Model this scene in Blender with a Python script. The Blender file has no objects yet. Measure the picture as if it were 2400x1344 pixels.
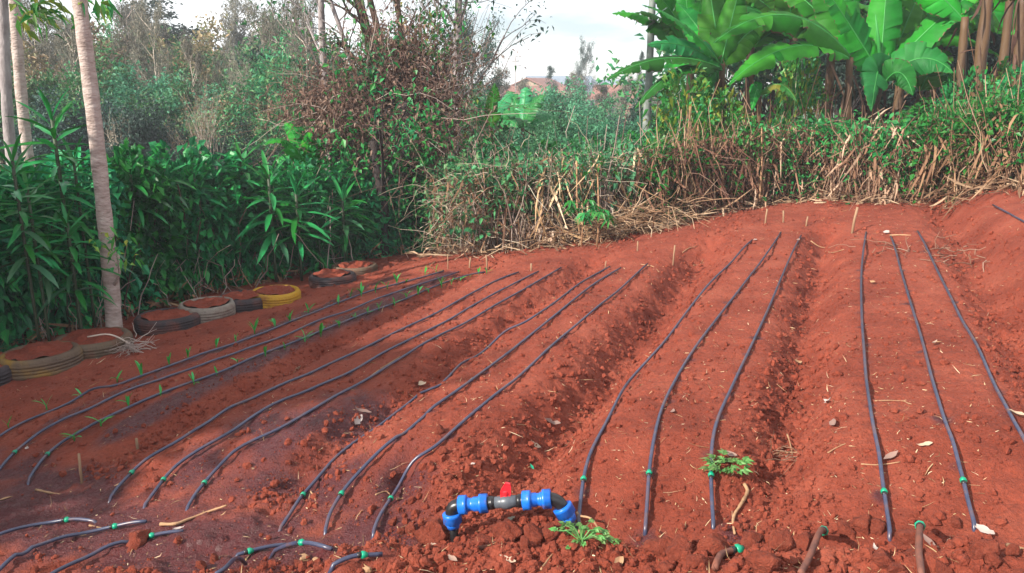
import bpy, math, random
import numpy as np
from mathutils import Vector, Matrix, Euler

SC = bpy.context.scene
COL = SC.collection
RNG = np.random.default_rng(7)
PI = math.pi

# ------------------------------------------------------------------ camera
CAM_Z = 1.55
FOC = 1884.0                                  # focal length in photo pixels (2400 wide)
PITCH = math.atan(472 / FOC)
cam_d = bpy.data.cameras.new('camera')
cam = bpy.data.objects.new('camera', cam_d)
COL.objects.link(cam)
cam.location = (0, 0, CAM_Z)
cam.rotation_euler = (PI / 2 - PITCH, 0, 0)
cam_d.sensor_width = 36
cam_d.lens = FOC / 2400 * 36
cam_d.clip_start = 0.05
cam_d.clip_end = 3000
SC.camera = cam

# ------------------------------------------------------------------ light
SUN_EL = math.radians(31)
SUN_HEAD = math.radians(54)                   # the light travels to the right of straight ahead
travel = Vector((math.sin(SUN_HEAD) * math.cos(SUN_EL), math.cos(SUN_HEAD) * math.cos(SUN_EL), -math.sin(SUN_EL)))
sun_d = bpy.data.lights.new('sun', 'SUN')
sun_d.energy = 5.0
sun_d.angle = math.radians(0.6)
sun_d.color = (1.0, 0.93, 0.82)
sun = bpy.data.objects.new('sun', sun_d)
sun.rotation_euler = travel.to_track_quat('-Z', 'Y').to_euler()
sun.location = (-6, -6, 12)
COL.objects.link(sun)

world = bpy.data.worlds.new('World')
SC.world = world
world.use_nodes = True
nt = world.node_tree
nt.nodes.clear()
wo = nt.nodes.new('ShaderNodeOutputWorld')
bg = nt.nodes.new('ShaderNodeBackground')
bg.inputs['Strength'].default_value = 0.066
sky = nt.nodes.new('ShaderNodeTexSky')
sky.sky_type = 'NISHITA'
sky.sun_disc = False
sky.sun_elevation = SUN_EL
sky.sun_rotation = math.radians(180) + SUN_HEAD
sky.altitude = 1600
sky.air_density = 1.0
sky.dust_density = 2.2
sky.ozone_density = 1.0
tc = nt.nodes.new('ShaderNodeTexCoord')
mp = nt.nodes.new('ShaderNodeMapping')
mp.inputs['Scale'].default_value = (1.6, 1.6, 7.0)
cn = nt.nodes.new('ShaderNodeTexNoise')
cn.inputs['Scale'].default_value = 1.5
cn.inputs['Detail'].default_value = 6
cn.inputs['Roughness'].default_value = 0.55
cr_ = nt.nodes.new('ShaderNodeValToRGB')
cr_.color_ramp.elements[0].position = 0.38
cr_.color_ramp.elements[0].color = (0.14, 0.14, 0.14, 1)
cr_.color_ramp.elements[1].position = 0.60
cr_.color_ramp.elements[1].color = (0.93, 0.93, 0.93, 1)
mx = nt.nodes.new('ShaderNodeMix')
mx.data_type = 'RGBA'
mx.inputs['B'].default_value = (16.0, 16.1, 16.2, 1)      # thin bright cloud
nt.links.new(tc.outputs['Generated'], mp.inputs['Vector'])
nt.links.new(mp.outputs['Vector'], cn.inputs['Vector'])
nt.links.new(cn.outputs['Fac'], cr_.inputs['Fac'])
nt.links.new(cr_.outputs['Color'], mx.inputs['Factor'])
nt.links.new(sky.outputs['Color'], mx.inputs['A'])
nt.links.new(mx.outputs['Result'], bg.inputs['Color'])
nt.links.new(bg.outputs['Background'], wo.inputs['Surface'])

SC.view_settings.view_transform = 'Standard'
SC.view_settings.look = 'None'
SC.view_settings.gamma = 1
SC.view_settings.use_curve_mapping = False
SC.view_settings.exposure = 0.92
SC.cycles.max_bounces = 8
SC.cycles.volume_bounces = 0
SC.cycles.transparent_max_bounces = 8


# ------------------------------------------------------------------ helpers: meshes
class Geo:
    """Collects vertices and faces; several calls make ONE mesh."""
    def __init__(self):
        self.v, self.f, self.m, self.n = [], [], [], 0

    def add(self, V, faces, mi=0):
        V = np.asarray(V, float).reshape(-1, 3)
        for f in faces:
            f = np.asarray(f, int)
            if len(f):
                self.f.append(f + self.n)
                self.m.append(np.full(len(f), mi))
        self.v.append(V)
        self.n += len(V)
        return self

    def verts(self):
        return np.concatenate(self.v) if self.v else np.zeros((0, 3))

    def mesh(self, name, mats, smooth=True, off=(0, 0, 0)):
        V = self.verts() - np.asarray(off, float)
        me = bpy.data.meshes.new(name)
        me.vertices.add(len(V))
        me.vertices.foreach_set('co', V.astype(np.float32).ravel())
        tot = np.concatenate([np.full(len(f), f.shape[1]) for f in self.f])
        idx = np.concatenate([f.ravel() for f in self.f])
        me.loops.add(len(idx))
        me.loops.foreach_set('vertex_index', idx.astype(np.int32))
        me.polygons.add(len(tot))
        start = np.concatenate([[0], np.cumsum(tot)[:-1]])
        me.polygons.foreach_set('loop_start', start.astype(np.int32))
        me.polygons.foreach_set('loop_total', tot.astype(np.int32))
        me.polygons.foreach_set('material_index', np.concatenate(self.m).astype(np.int32))
        me.polygons.foreach_set('use_smooth', np.full(len(tot), bool(smooth)))
        me.update(calc_edges=True)
        for m in (mats if isinstance(mats, (list, tuple)) else [mats]):
            me.materials.append(m)
        return me


def tag(o, label=None, cat=None, group=None, kind=None):
    if label: o['label'] = label
    if cat: o['category'] = cat
    if group: o['group'] = group
    if kind: o['kind'] = kind
    return o


def link(name, me, parent=None):
    o = bpy.data.objects.new(name, me)
    COL.objects.link(o)
    if parent is not None:
        o.parent = parent
    return o


def empty(name, loc, rz=0.0, scale=1.0):
    o = bpy.data.objects.new(name, None)
    o.empty_display_size = 0.1
    o.location = loc
    o.rotation_euler = (0, 0, rz)
    o.scale = (scale,) * 3
    COL.objects.link(o)
    return o


def part(name, g, mats, parent, smooth=True, world_off=None):
    return link(name, g.mesh(name, mats, smooth, (0, 0, 0) if world_off is None else world_off), parent)


def copy_tree(o, parent=None):
    c = o.copy()
    COL.objects.link(c)
    if parent is not None:
        c.parent = parent
    for ch in list(o.children):
        copy_tree(ch, c)
    return c


def norm(a):
    a = np.asarray(a, float)
    return a / (np.linalg.norm(a, axis=-1, keepdims=True) + 1e-12)


def tube(P, R, n=6, caps=True):
    P = np.asarray(P, float)
    R = np.broadcast_to(np.asarray(R, float), (len(P),))
    T = np.gradient(P, axis=0)
    T = norm(T)
    up = np.array([0, 0, 1.0]) if abs(T[0][2]) < 0.9 else np.array([1.0, 0, 0])
    N = norm(np.cross(T[0], up))
    V = []
    a = np.arange(n) * 2 * PI / n
    for i in range(len(P)):
        N = norm(N - T[i] * np.dot(N, T[i]))
        B = np.cross(T[i], N)
        V.append(P[i] + R[i] * (np.cos(a)[:, None] * N + np.sin(a)[:, None] * B))
    V = np.concatenate(V)
    q = []
    for i in range(len(P) - 1):
        for k in range(n):
            k2 = (k + 1) % n
            q.append((i * n + k, i * n + k2, (i + 1) * n + k2, (i + 1) * n + k))
    F = [np.array(q)]
    if caps:
        F.append(np.array([list(range(n))[::-1]]))
        F.append(np.array([[(len(P) - 1) * n + k for k in range(n)]]))
    return V, F


def many_tubes(P, R, n=3):
    """P (N, k, 3) paths, R (N, k) radii -> one array of thin prisms."""
    N, k, _ = P.shape
    T = norm(np.gradient(P, axis=1))
    ref = np.where(np.abs(T[:, :1, 2:3]) < 0.9, np.array([[[0, 0, 1.0]]]), np.array([[[1.0, 0, 0]]]))
    A = norm(np.cross(T, np.broadcast_to(ref, T.shape)))
    B = np.cross(T, A)
    an = np.arange(n) * 2 * PI / n
    V = P[:, :, None, :] + R[:, :, None, None] * (np.cos(an)[None, None, :, None] * A[:, :, None, :] + np.sin(an)[None, None, :, None] * B[:, :, None, :])
    q = []
    for i in range(k - 1):
        for j in range(n):
            j2 = (j + 1) % n
            q.append((i * n + j, i * n + j2, (i + 1) * n + j2, (i + 1) * n + j))
    q = np.array(q)
    F = (q[None] + (np.arange(N) * k * n)[:, None, None]).reshape(-1, 4)
    return V.reshape(-1, 3), [F]


def rand_unit(n, rng=RNG):
    return norm(rng.normal(size=(n, 3)))


def leaves(P, D, L, W, rng=RNG, fold=0.18, droop=0.15, kite=False):
    """Leaf blades at P growing along D: folded pairs of faces, or one kite for far foliage."""
    n = len(P)
    D = norm(D)
    L = np.broadcast_to(L, (n,))[:, None]
    W = np.broadcast_to(W, (n,))[:, None]
    up = np.tile([0, 0, 1.0], (n, 1)) + rng.normal(size=(n, 3)) * 0.55
    S = norm(np.cross(D, up))
    Nn = np.cross(S, D)
    tip = P + D * L - np.array([0, 0, 1.0]) * L * droop
    mid = P + D * L * 0.46
    l = mid + S * W * 0.5 + Nn * W * fold
    r = mid - S * W * 0.5 + Nn * W * fold
    b = np.arange(n)[:, None]
    if kite:
        V = np.stack([P, l, tip, r], 1).reshape(-1, 3)
        return V, [b * 4 + np.array([[0, 1, 2, 3]])]
    V = np.stack([P, l, tip, r, mid - Nn * W * 0.02], 1).reshape(-1, 3)
    F = (b[:, :, None] * 5 + np.array([[[0, 4, 1], [4, 2, 1], [0, 3, 4], [4, 3, 2]]])).reshape(-1, 3)
    return V, [F]


def ribbons(P, D, L, W, rng=RNG, bend=0.5, k=4):
    """Narrow dry blades: k cross-sections, bending down under their weight and twisting."""
    n = len(P)
    D = norm(D)
    s = np.linspace(0, 1, k)
    L = np.broadcast_to(L, (n,))
    W = np.broadcast_to(W, (n,))
    side = norm(np.cross(D, np.tile([0, 0, 1.0], (n, 1)) + rng.normal(size=(n, 3)) * 0.4))
    bd = rng.normal(size=(n, 3)) * 0.35
    bd[:, 2] -= bend
    C = P[:, None] + D[:, None] * (L[:, None] * s[None])[..., None] + bd[:, None] * (L[:, None] * s[None] ** 2)[..., None]
    wp = W[:, None] * np.array([0.7] + [1.0] * (k - 2) + [0.12])[None]
    tw = side[:, None] + rng.normal(size=(n, 1, 3)) * s[None, :, None] * 0.7
    tw = norm(tw)
    V = np.stack([C + tw * wp[..., None] * 0.5, C - tw * wp[..., None] * 0.5], 2).reshape(-1, 3)
    q = np.array([(2 * i, 2 * i + 1, 2 * i + 3, 2 * i + 2) for i in range(k - 1)])
    F = (q[None] + (np.arange(n) * 2 * k)[:, None, None]).reshape(-1, 4)
    return V, [F]


def lathe(prof, n=32, axis='z', rib=None):
    """prof: list of (r, h). Surface of revolution round z, open ends closed when r = 0."""
    a = np.arange(n) * 2 * PI / n
    V, q = [], []
    for i, (r, h) in enumerate(prof):
        rr = np.full(n, r)
        if rib is not None and rib[i]:
            rr = r * (1 + rib[i] * (np.arange(n) % 2))
        V.append(np.stack([rr * np.cos(a), rr * np.sin(a), np.full(n, h)], 1))
    for i in range(len(prof) - 1):
        for k in range(n):
            k2 = (k + 1) % n
            q.append((i * n + k, i * n + k2, (i + 1) * n + k2, (i + 1) * n + k))
    return np.concatenate(V), [np.array(q)]


def frame_to(V, origin, zdir, xhint=(0, 0, 1)):
    z = norm(zdir)
    x = np.asarray(xhint, float) - z * np.dot(xhint, z)
    x = norm(x)
    y = np.cross(z, x)
    return np.asarray(origin) + V[:, :1] * x + V[:, 1:2] * y + V[:, 2:3] * z


# icosahedron for clods
_t = (1 + 5 ** 0.5) / 2
ICO_V = norm(np.array([(-1, _t, 0), (1, _t, 0), (-1, -_t, 0), (1, -_t, 0), (0, -1, _t), (0, 1, _t), (0, -1, -_t), (0, 1, -_t), (_t, 0, -1), (_t, 0, 1), (-_t, 0, -1), (-_t, 0, 1)], float))
ICO_F = np.array([(0, 11, 5), (0, 5, 1), (0, 1, 7), (0, 7, 10), (0, 10, 11), (1, 5, 9), (5, 11, 4), (11, 10, 2), (10, 7, 6), (7, 1, 8), (3, 9, 4), (3, 4, 2), (3, 2, 6), (3, 6, 8), (3, 8, 9), (4, 9, 5), (2, 4, 11), (6, 2, 10), (8, 6, 7), (9, 8, 1)])

OCT_V = np.array([(1, 0, 0), (-1, 0, 0), (0, 1, 0), (0, -1, 0), (0, 0, 1), (0, 0, -1)], float)
OCT_F = np.array([(0, 2, 4), (2, 1, 4), (1, 3, 4), (3, 0, 4), (2, 0, 5), (1, 2, 5), (3, 1, 5), (0, 3, 5)])


def ico_sub(V, F):
    V = [tuple(v) for v in V]
    cache = {}
    def mid(a, b):
        k = (min(a, b), max(a, b))
        if k not in cache:
            V.append(tuple(norm((np.array(V[a]) + np.array(V[b])) / 2)))
            cache[k] = len(V) - 1
        return cache[k]
    out = []
    for a, b, c in F:
        ab, bc, ca = mid(a, b), mid(b, c), mid(c, a)
        out += [(a, ab, ca), (b, bc, ab), (c, ca, bc), (ab, bc, ca)]
    return np.array(V), np.array(out)


ICO1 = ico_sub(ICO_V, ICO_F)
ICO2 = ico_sub(*ICO1)
ICO3 = ico_sub(*ICO2)

# ------------------------------------------------------------------ terrain
ROW = math.atan(800 / (FOC / math.cos(PITCH)))
CR, SR = math.cos(ROW), math.sin(ROW)
SLOPE = 0.12
_tab = np.random.default_rng(3).random((256, 256))


def vnoise(x, y):
    xi, yi = np.floor(x).astype(int), np.floor(y).astype(int)
    fx, fy = x - xi, y - yi
    fx = fx * fx * (3 - 2 * fx)
    fy = fy * fy * (3 - 2 * fy)
    g = lambda a, b: _tab[a & 255, b & 255]
    return (g(xi, yi) * (1 - fx) + g(xi + 1, yi) * fx) * (1 - fy) + (g(xi, yi + 1) * (1 - fx) + g(xi + 1, yi + 1) * fx) * fy - 0.5


def sstep(a, b, x):
    t = np.clip((x - a) / (b - a), 0, 1)
    return t * t * (3 - 2 * t)


def uv(x, y):
    return x * CR - y * SR, x * SR + y * CR


def xy(u, v):
    return u * CR + v * SR, -u * SR + v * CR


FUR = [(-3.40, .12, .15, 7.6), (-2.24, .13, .15, 7.7), (-1.20, .235, .19, 8.2), (-.13, .17, .14, 8.6), (1.0, .15, .17, 9.6)]
TR_U = [-6, -3.83, -2.92, -2.03, -1.57, -1.26, -.81, -.30, .26, .67, 3]
TR_V = [2.5, 2.45, 2.40, 2.36, 2.38, 2.42, 2.55, 2.62, 2.70, 2.80, 3.2]
ED_U = [-9, -7, -6.4, -5.75, -5.3, -4.66, -3.87, -3.13, -2.5, -1.93, -1.36, -.38, .59, 1.25, 1.93, 4]
ED_V = [3, 4.3, 5.8, 7.4, 8.3, 8.5, 8.1, 8.2, 8.6, 9.3, 10.4, 11.1, 10.4, 10.4, 10.8, 11.5]


def field_mask(u, v):
    e = np.maximum(v - np.interp(u, ED_U, ED_V), (-6.4 - u) * 0.9)
    return e


def terrain(x, y, fine=True):
    x = np.asarray(x, float)
    y = np.asarray(y, float)
    u, v = uv(x, y)
    uu = np.clip(u, -7.5, 2.6)
    z = SLOPE * (uu + 1.05)
    vt = np.interp(u, TR_U, TR_V)
    e = v - vt
    near = sstep(0.05, 0.75, e)
    for uf, d, w, vend in FUR:
        wob = 0.05 * vnoise(v * 1.3 + uf * 7, v * 0.2)
        z = z - d * np.exp(-((u - uf - wob) / w) ** 2) * near * (1 - sstep(vend - .5, vend + .4, v))
    z = z - 0.07 * sstep(4.32, 4.62, -u) * (1 - 0.6 * sstep(5.6, 6.4, -u))
    z = z + 0.16 * sstep(1.0, 1.5, u) * near
    # rise at the far end behind beds one to three
    z = z + 0.05 * sstep(7.3, 8.0, v) * sstep(-2.4, -1.6, u)
    # the header trench at the near ends of the beds
    left = sstep(-1.4, -2.6, u)
    td = .17 - .05 * left
    drop = -td * (1 - sstep(0.05, 0.8, e)) * (e >= 0)
    nearside = np.where(e < 0, -td + (td + 0.03 * (1 - left)) * sstep(0.03 + 0.15 * left, 0.30 + 0.85 * left, -e), 0)
    z = z + drop + nearside
    # small collapse holes by the third bed
    for (hu, hv, hd, hw) in ((-1.74, 2.93, .09, .055), (-1.70, 2.80, .06, .07), (0.47, 2.63, .05, .04)):
        z = z - hd * np.exp(-(((u - hu) / hw) ** 2 + ((v - hv) / (hw * 1.5)) ** 2))
    # outside the field
    ed = field_mask(u, v)
    out = sstep(0.8, 8, ed)
    far = np.interp(y, [-60, 3, 12, 20, 32, 48, 75, 120, 220, 450, 900], [0, -.4, -.7, -2.3, -3.3, -3.0, -1.6, -.3, 0.9, 1.4, 1.5])
    far = far + 0.5 * vnoise(x * .08, y * .08) + np.clip((x - 2) * .12, 0, 1.6) * sstep(40, 10, y)
    z = z * (1 - out) + far * out
    if fine:
        inside = 1 - sstep(0.3, 3, ed)
        flank = np.zeros_like(z)
        for uf, d, w, vend in FUR:
            flank = np.maximum(flank, np.exp(-((u - uf) / (w * 1.25)) ** 2))
        spoil = sstep(-.02, -.12, e) * (1 - left * .6)
        rough = 0.62 + 0.65 * np.clip(flank + spoil, 0, 1)
        z = z + inside * (0.030 * vnoise(x * 2.1, y * 2.1) + 0.020 * rough * vnoise(x * 7 + 9, y * 7)
                          + 0.022 * rough * vnoise(x * 17 + 3, y * 17) + 0.018 * rough * np.abs(vnoise(x * 34, y * 34 + 5)) * 2
                          + 0.009 * (0.4 + rough) * vnoise(x * 70 + 2, y * 70))
        z = z + inside * spoil * 0.05 * vnoise(x * 9 + 4, y * 9 + 2)
    return z


CP, SP = math.cos(PITCH), math.sin(PITCH)


def ray(px, py):
    a, b = (px - 1200) / FOC, (672 - py) / FOC
    return np.array([a, CP + b * SP, -SP + b * CP])


_ts = 1.3 * 1.004 ** np.arange(800)


def at_plane(px, py, depth):
    d = ray(px, py)
    t = (CAM_Z - SLOPE * 1.05 + depth) / (SLOPE * (d[0] * CR - d[1] * SR) - d[2])
    return np.array([0, 0, CAM_Z]) + d * t


def at(px, py, lift=0.0, fine=True):
    """Where the line of sight through a photo pixel meets the ground."""
    d = ray(px, py)
    p = _ts[:, None] * d[None] + np.array([0, 0, CAM_Z])
    f = p[:, 2] - terrain(p[:, 0], p[:, 1], fine) - lift
    i = np.argmax(f < 0)
    if f[i] >= 0:
        i = len(f) - 1
    if i == 0:
        return p[0]
    w = f[i - 1] / (f[i - 1] - f[i])
    return p[i - 1] * (1 - w) + p[i] * w


def at_y(px, py, y):
    """The point through a photo pixel at distance y."""
    d = ray(px, py)
    return np.array([0, 0, CAM_Z]) + d * (y / d[1])


def ground(x, y):
    return float(terrain(np.array([x]), np.array([y]))[0])


# ------------------------------------------------------------------ materials
def principled(name):
    m = bpy.data.materials.new(name)
    m.use_nodes = True
    return m, m.node_tree, m.node_tree.nodes['Principled BSDF']


ALB = .72                                     # exposure compensation of all the palettes below


def ramp(nt_, cols, src, fac_out, k=1.0):
    cols = [tuple(q * k for q in c) for c in cols]
    r = nt_.nodes.new('ShaderNodeValToRGB')
    el = r.color_ramp.elements
    while len(el) < len(cols):
        el.new(0.5)
    for i, c in enumerate(cols):
        el[i].position = i / (len(cols) - 1)
        el[i].color = (*c, 1)
    nt_.links.new(src.outputs[fac_out], r.inputs['Fac'])
    return r


def leaf_mat(name, cols, rough=0.45, trans=0.25, spec=0.4, gain=1.0):
    m, t, b = principled(name)
    g = t.nodes.new('ShaderNodeNewGeometry')
    r = ramp(t, cols, g, 'Random Per Island', ALB * gain)
    n = t.nodes.new('ShaderNodeTexNoise')
    n.inputs['Scale'].default_value = 9
    n.inputs['Detail'].default_value = 3
    tcn = t.nodes.new('ShaderNodeTexCoord')
    t.links.new(tcn.outputs['Object'], n.inputs['Vector'])
    hs = t.nodes.new('ShaderNodeHueSaturation')
    mr = t.nodes.new('ShaderNodeMapRange')
    mr.inputs['To Min'].default_value = 0.7
    mr.inputs['To Max'].default_value = 1.3
    t.links.new(n.outputs['Fac'], mr.inputs['Value'])
    oi = t.nodes.new('ShaderNodeObjectInfo')
    mo = t.nodes.new('ShaderNodeMapRange')
    mo.inputs['To Min'].default_value = .62
    mo.inputs['To Max'].default_value = 1.35
    t.links.new(oi.outputs['Random'], mo.inputs['Value'])
    mm = t.nodes.new('ShaderNodeMath')
    mm.operation = 'MULTIPLY'
    t.links.new(mo.outputs['Result'], mm.inputs[0])
    t.links.new(mr.outputs['Result'], mm.inputs[1])
    t.links.new(mm.outputs['Value'], hs.inputs['Value'])
    mh = t.nodes.new('ShaderNodeMapRange')
    mh.inputs['To Min'].default_value = .47
    mh.inputs['To Max'].default_value = .515
    t.links.new(oi.outputs['Random'], mh.inputs['Value'])
    t.links.new(mh.outputs['Result'], hs.inputs['Hue'])
    t.links.new(r.outputs['Color'], hs.inputs['Color'])
    t.links.new(hs.outputs['Color'], b.inputs['Base Color'])
    b.inputs['Roughness'].default_value = rough
    b.inputs['Specular IOR Level'].default_value = spec
    if trans:
        tr = t.nodes.new('ShaderNodeBsdfTranslucent')
        t.links.new(hs.outputs['Color'], tr.inputs['Color'])
        mix = t.nodes.new('ShaderNodeMixShader')
        mix.inputs['Fac'].default_value = trans
        out = t.nodes['Material Output']
        t.links.new(b.outputs['BSDF'], mix.inputs[1])
        t.links.new(tr.outputs['BSDF'], mix.inputs[2])
        t.links.new(mix.outputs['Shader'], out.inputs['Surface'])
    return m


def noise_mat(name, cols, scale=8, rough=0.7, spec=0.3, bump=0.0, bscale=40, stretch=(1, 1, 1), detail=5, metallic=0):
    m, t, b = principled(name)
    tcn = t.nodes.new('ShaderNodeTexCoord')
    mpn = t.nodes.new('ShaderNodeMapping')
    mpn.inputs['Scale'].default_value = stretch
    n = t.nodes.new('ShaderNodeTexNoise')
    n.inputs['Scale'].default_value = scale
    n.inputs['Detail'].default_value = detail
    n.inputs['Roughness'].default_value = 0.6
    t.links.new(tcn.outputs['Object'], mpn.inputs['Vector'])
    t.links.new(mpn.outputs['Vector'], n.inputs['Vector'])
    mr = t.nodes.new('ShaderNodeMapRange')
    mr.inputs['From Min'].default_value = 0.28
    mr.inputs['From Max'].default_value = 0.72
    t.links.new(n.outputs['Fac'], mr.inputs['Value'])
    r = ramp(t, cols, mr, 'Result', ALB)
    t.links.new(r.outputs['Color'], b.inputs['Base Color'])
    b.inputs['Roughness'].default_value = rough
    b.inputs['Specular IOR Level'].default_value = spec
    b.inputs['Metallic'].default_value = metallic
    if bump:
        n2 = t.nodes.new('ShaderNodeTexNoise')
        n2.inputs['Scale'].default_value = bscale
        n2.inputs['Detail'].default_value = 6
        t.links.new(mpn.outputs['Vector'], n2.inputs['Vector'])
        bp = t.nodes.new('ShaderNodeBump')
        bp.inputs['Strength'].default_value = bump
        bp.inputs['Distance'].default_value = 0.02
        t.links.new(n2.outputs['Fac'], bp.inputs['Height'])
        t.links.new(bp.outputs['Normal'], b.inputs['Normal'])
    return m


def soil_material(name, attr=True, k=1.0):
    m, t, b = principled(name)
    N = t.nodes.new
    tcn = N('ShaderNodeTexCoord')
    n1 = N('ShaderNodeTexNoise'); n1.inputs['Scale'].default_value = 2.2 * (1 if k == 1 else .6); n1.inputs['Detail'].default_value = 8; n1.inputs['Roughness'].default_value = 0.65
    n2 = N('ShaderNodeTexNoise'); n2.inputs['Scale'].default_value = 55 * k; n2.inputs['Detail'].default_value = 6; n2.inputs['Roughness'].default_value = 0.7
    n3 = N('ShaderNodeTexNoise'); n3.inputs['Scale'].default_value = 160 * k; n3.inputs['Detail'].default_value = 4
    for n in (n1, n2, n3):
        t.links.new(tcn.outputs['Object'], n.inputs['Vector'])
    mr = N('ShaderNodeMapRange'); mr.inputs['From Min'].default_value = .3; mr.inputs['From Max'].default_value = .7
    t.links.new(n1.outputs['Fac'], mr.inputs['Value'])
    c1 = ramp(t, [(.165, .028, .0135), (.25, .0485, .025), (.315, .075, .042)], mr, 'Result')
    mr2 = N('ShaderNodeMapRange'); mr2.inputs['From Min'].default_value = .3; mr2.inputs['From Max'].default_value = .75
    mr2.inputs['To Min'].default_value = .72; mr2.inputs['To Max'].default_value = 1.2
    t.links.new(n2.outputs['Fac'], mr2.inputs['Value'])
    hs = N('ShaderNodeHueSaturation')
    t.links.new(c1.outputs['Color'], hs.inputs['Color'])
    t.links.new(mr2.outputs['Result'], hs.inputs['Value'])
    last = hs.outputs['Color']
    rough = None
    if attr:
        aw = N('ShaderNodeAttribute'); aw.attribute_name = 'wet'
        ag = N('ShaderNodeAttribute'); ag.attribute_name = 'green'
        wn = N('ShaderNodeMath'); wn.operation = 'MULTIPLY_ADD'
        t.links.new(n2.outputs['Fac'], wn.inputs[0]); wn.inputs[1].default_value = 0.5
        t.links.new(aw.outputs['Fac'], wn.inputs[2])
        wr = N('ShaderNodeMapRange'); wr.inputs['From Min'].default_value = .42; wr.inputs['From Max'].default_value = .8
        t.links.new(wn.outputs['Value'], wr.inputs['Value'])
        mw = N('ShaderNodeMix'); mw.data_type = 'RGBA'
        mw.inputs['B'].default_value = (.092, .0205, .022, 1)
        t.links.new(wr.outputs['Result'], mw.inputs['Factor'])
        t.links.new(last, mw.inputs['A'])
        mg = N('ShaderNodeMix'); mg.data_type = 'RGBA'
        mrg = N('ShaderNodeMapRange'); mrg.inputs['From Min'].default_value = .35; mrg.inputs['From Max'].default_value = .65
        t.links.new(n1.outputs['Fac'], mrg.inputs['Value'])
        cg = ramp(t, [(.03, .06, .03), (.06, .10, .04), (.16, .10, .06)], mrg, 'Result')
        t.links.new(ag.outputs['Fac'], mg.inputs['Factor'])
        t.links.new(mw.outputs['Result'], mg.inputs['A'])
        t.links.new(cg.outputs['Color'], mg.inputs['B'])
        last = mg.outputs['Result']
        rr = N('ShaderNodeMapRange'); rr.inputs['To Min'].default_value = .95; rr.inputs['To Max'].default_value = .30
        t.links.new(wr.outputs['Result'], rr.inputs['Value'])
        t.links.new(rr.outputs['Result'], b.inputs['Roughness'])
    else:
        b.inputs['Roughness'].default_value = .95
    t.links.new(last, b.inputs['Base Color'])
    b.inputs['Specular IOR Level'].default_value = .3
    ad = N('ShaderNodeMath'); ad.operation = 'MULTIPLY_ADD'
    t.links.new(n3.outputs['Fac'], ad.inputs[0]); ad.inputs[1].default_value = .4
    t.links.new(n2.outputs['Fac'], ad.inputs[2])
    bp = N('ShaderNodeBump'); bp.inputs['Strength'].default_value = .9 if k == 1 else .7; bp.inputs['Distance'].default_value = .02 if k == 1 else .12
    t.links.new(ad.outputs['Value'], bp.inputs['Height'])
    t.links.new(bp.outputs['Normal'], b.inputs['Normal'])
    return m


M = {}
M['soil'] = soil_material('red_soil')
M['clod'] = soil_material('clod_soil', False)
M['lump'] = soil_material('lump_soil', False, .07)
M['pipe'] = noise_mat('drip_pipe', [(.038, .044, .085), (.058, .068, .130), (.16, .085, .085)], 14, .33, .55)  # slate blue base holds the sky's sheen on black pipe; last stop is dust
M['pipe_dusty'] = noise_mat('dusty_pipe', [(.10, .05, .045), (.22, .085, .06), (.30, .10, .06)], 20, .7, .3)
M['green_plastic'] = noise_mat('green_plastic', [(.0, .33, .17), (.0, .42, .24)], 30, .35, .5)
M['blue_plastic'] = noise_mat('blue_plastic', [(.008, .13, .62), (.010, .17, .78), (.014, .20, .82), (.20, .11, .16)], 20, .32, .5)
M['black_plastic'] = noise_mat('black_plastic', [(.012, .012, .015), (.03, .026, .028)], 30, .32, .5)
M['grey_plastic'] = noise_mat('grey_plastic', [(.085, .10, .125), (.12, .135, .16)], 20, .38, .5)
M['red_plastic'] = noise_mat('red_plastic', [(.75, .02, .035), (.85, .035, .05)], 20, .35, .5)
M['white_plastic'] = noise_mat('white_plastic', [(.46, .36, .32), (.62, .52, .48)], 20, .5)
M['tyre_black'] = noise_mat('tyre_rubber', [(.030, .026, .030), (.06, .045, .05), (.17, .06, .045)], 6, .75, .3, .4, 60)
M['tyre_tan'] = noise_mat('tyre_dusty_tan', [(.10, .070, .050), (.17, .12, .08), (.20, .08, .05)], 7, .8, .25, .4, 60)
M['tyre_yellow'] = noise_mat('tyre_yellow_paint', [(.55, .26, .015), (.62, .34, .02), (.28, .10, .03)], 6, .6, .3, .35, 60)
M['tyre_grey'] = noise_mat('tyre_grey_paint', [(.22, .18, .155), (.32, .27, .225), (.16, .08, .06)], 7, .7, .3, .35, 60)
M['tyre_part_yellow'] = noise_mat('tyre_worn_yellow', [(.10, .065, .05), (.17, .11, .07), (.40, .22, .03)], 3.2, .75, .3, .35, 60)
M['bark_pale'] = noise_mat('pale_bark', [(.32, .24, .21), (.54, .43, .39), (.68, .58, .53)], 9, .85, .2, .8, 26, (1, 1, 2.4))
M['bark_grey'] = noise_mat('grey_bark', [(.24, .20, .20), (.40, .35, .35), (.52, .47, .47)], 8, .85, .2, .7, 30, (1, 1, .5))
M['bark_brown'] = noise_mat('brown_bark', [(.06, .038, .03), (.12, .075, .055), (.19, .12, .09)], 8, .9, .2, .8, 30, (1, 1, .4))
M['bark_dark'] = noise_mat('dark_bark', [(.025, .02, .022), (.05, .038, .038), (.08, .06, .055)], 8, .9, .2, .8, 30, (1, 1, .4))
M['twig_pale'] = leaf_mat('pale_twigs', [(.40, .33, .28), (.54, .45, .38), (.32, .25, .21)], .8, 0, gain=1.4)
M['twig_brown'] = leaf_mat('brown_twigs', [(.10, .06, .045), (.20, .12, .09), (.28, .18, .13)], .8, 0, gain=1.3)
M['stem_green'] = leaf_mat('green_stems', [(.03, .05, .025), (.06, .085, .04)], .6, 0)
M['leaf_hedge'] = leaf_mat('hedge_leaves', [(.004, .070, .028), (.007, .115, .045), (.014, .17, .055), (.035, .25, .065)], .42, .36, .4, 2.1)
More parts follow.
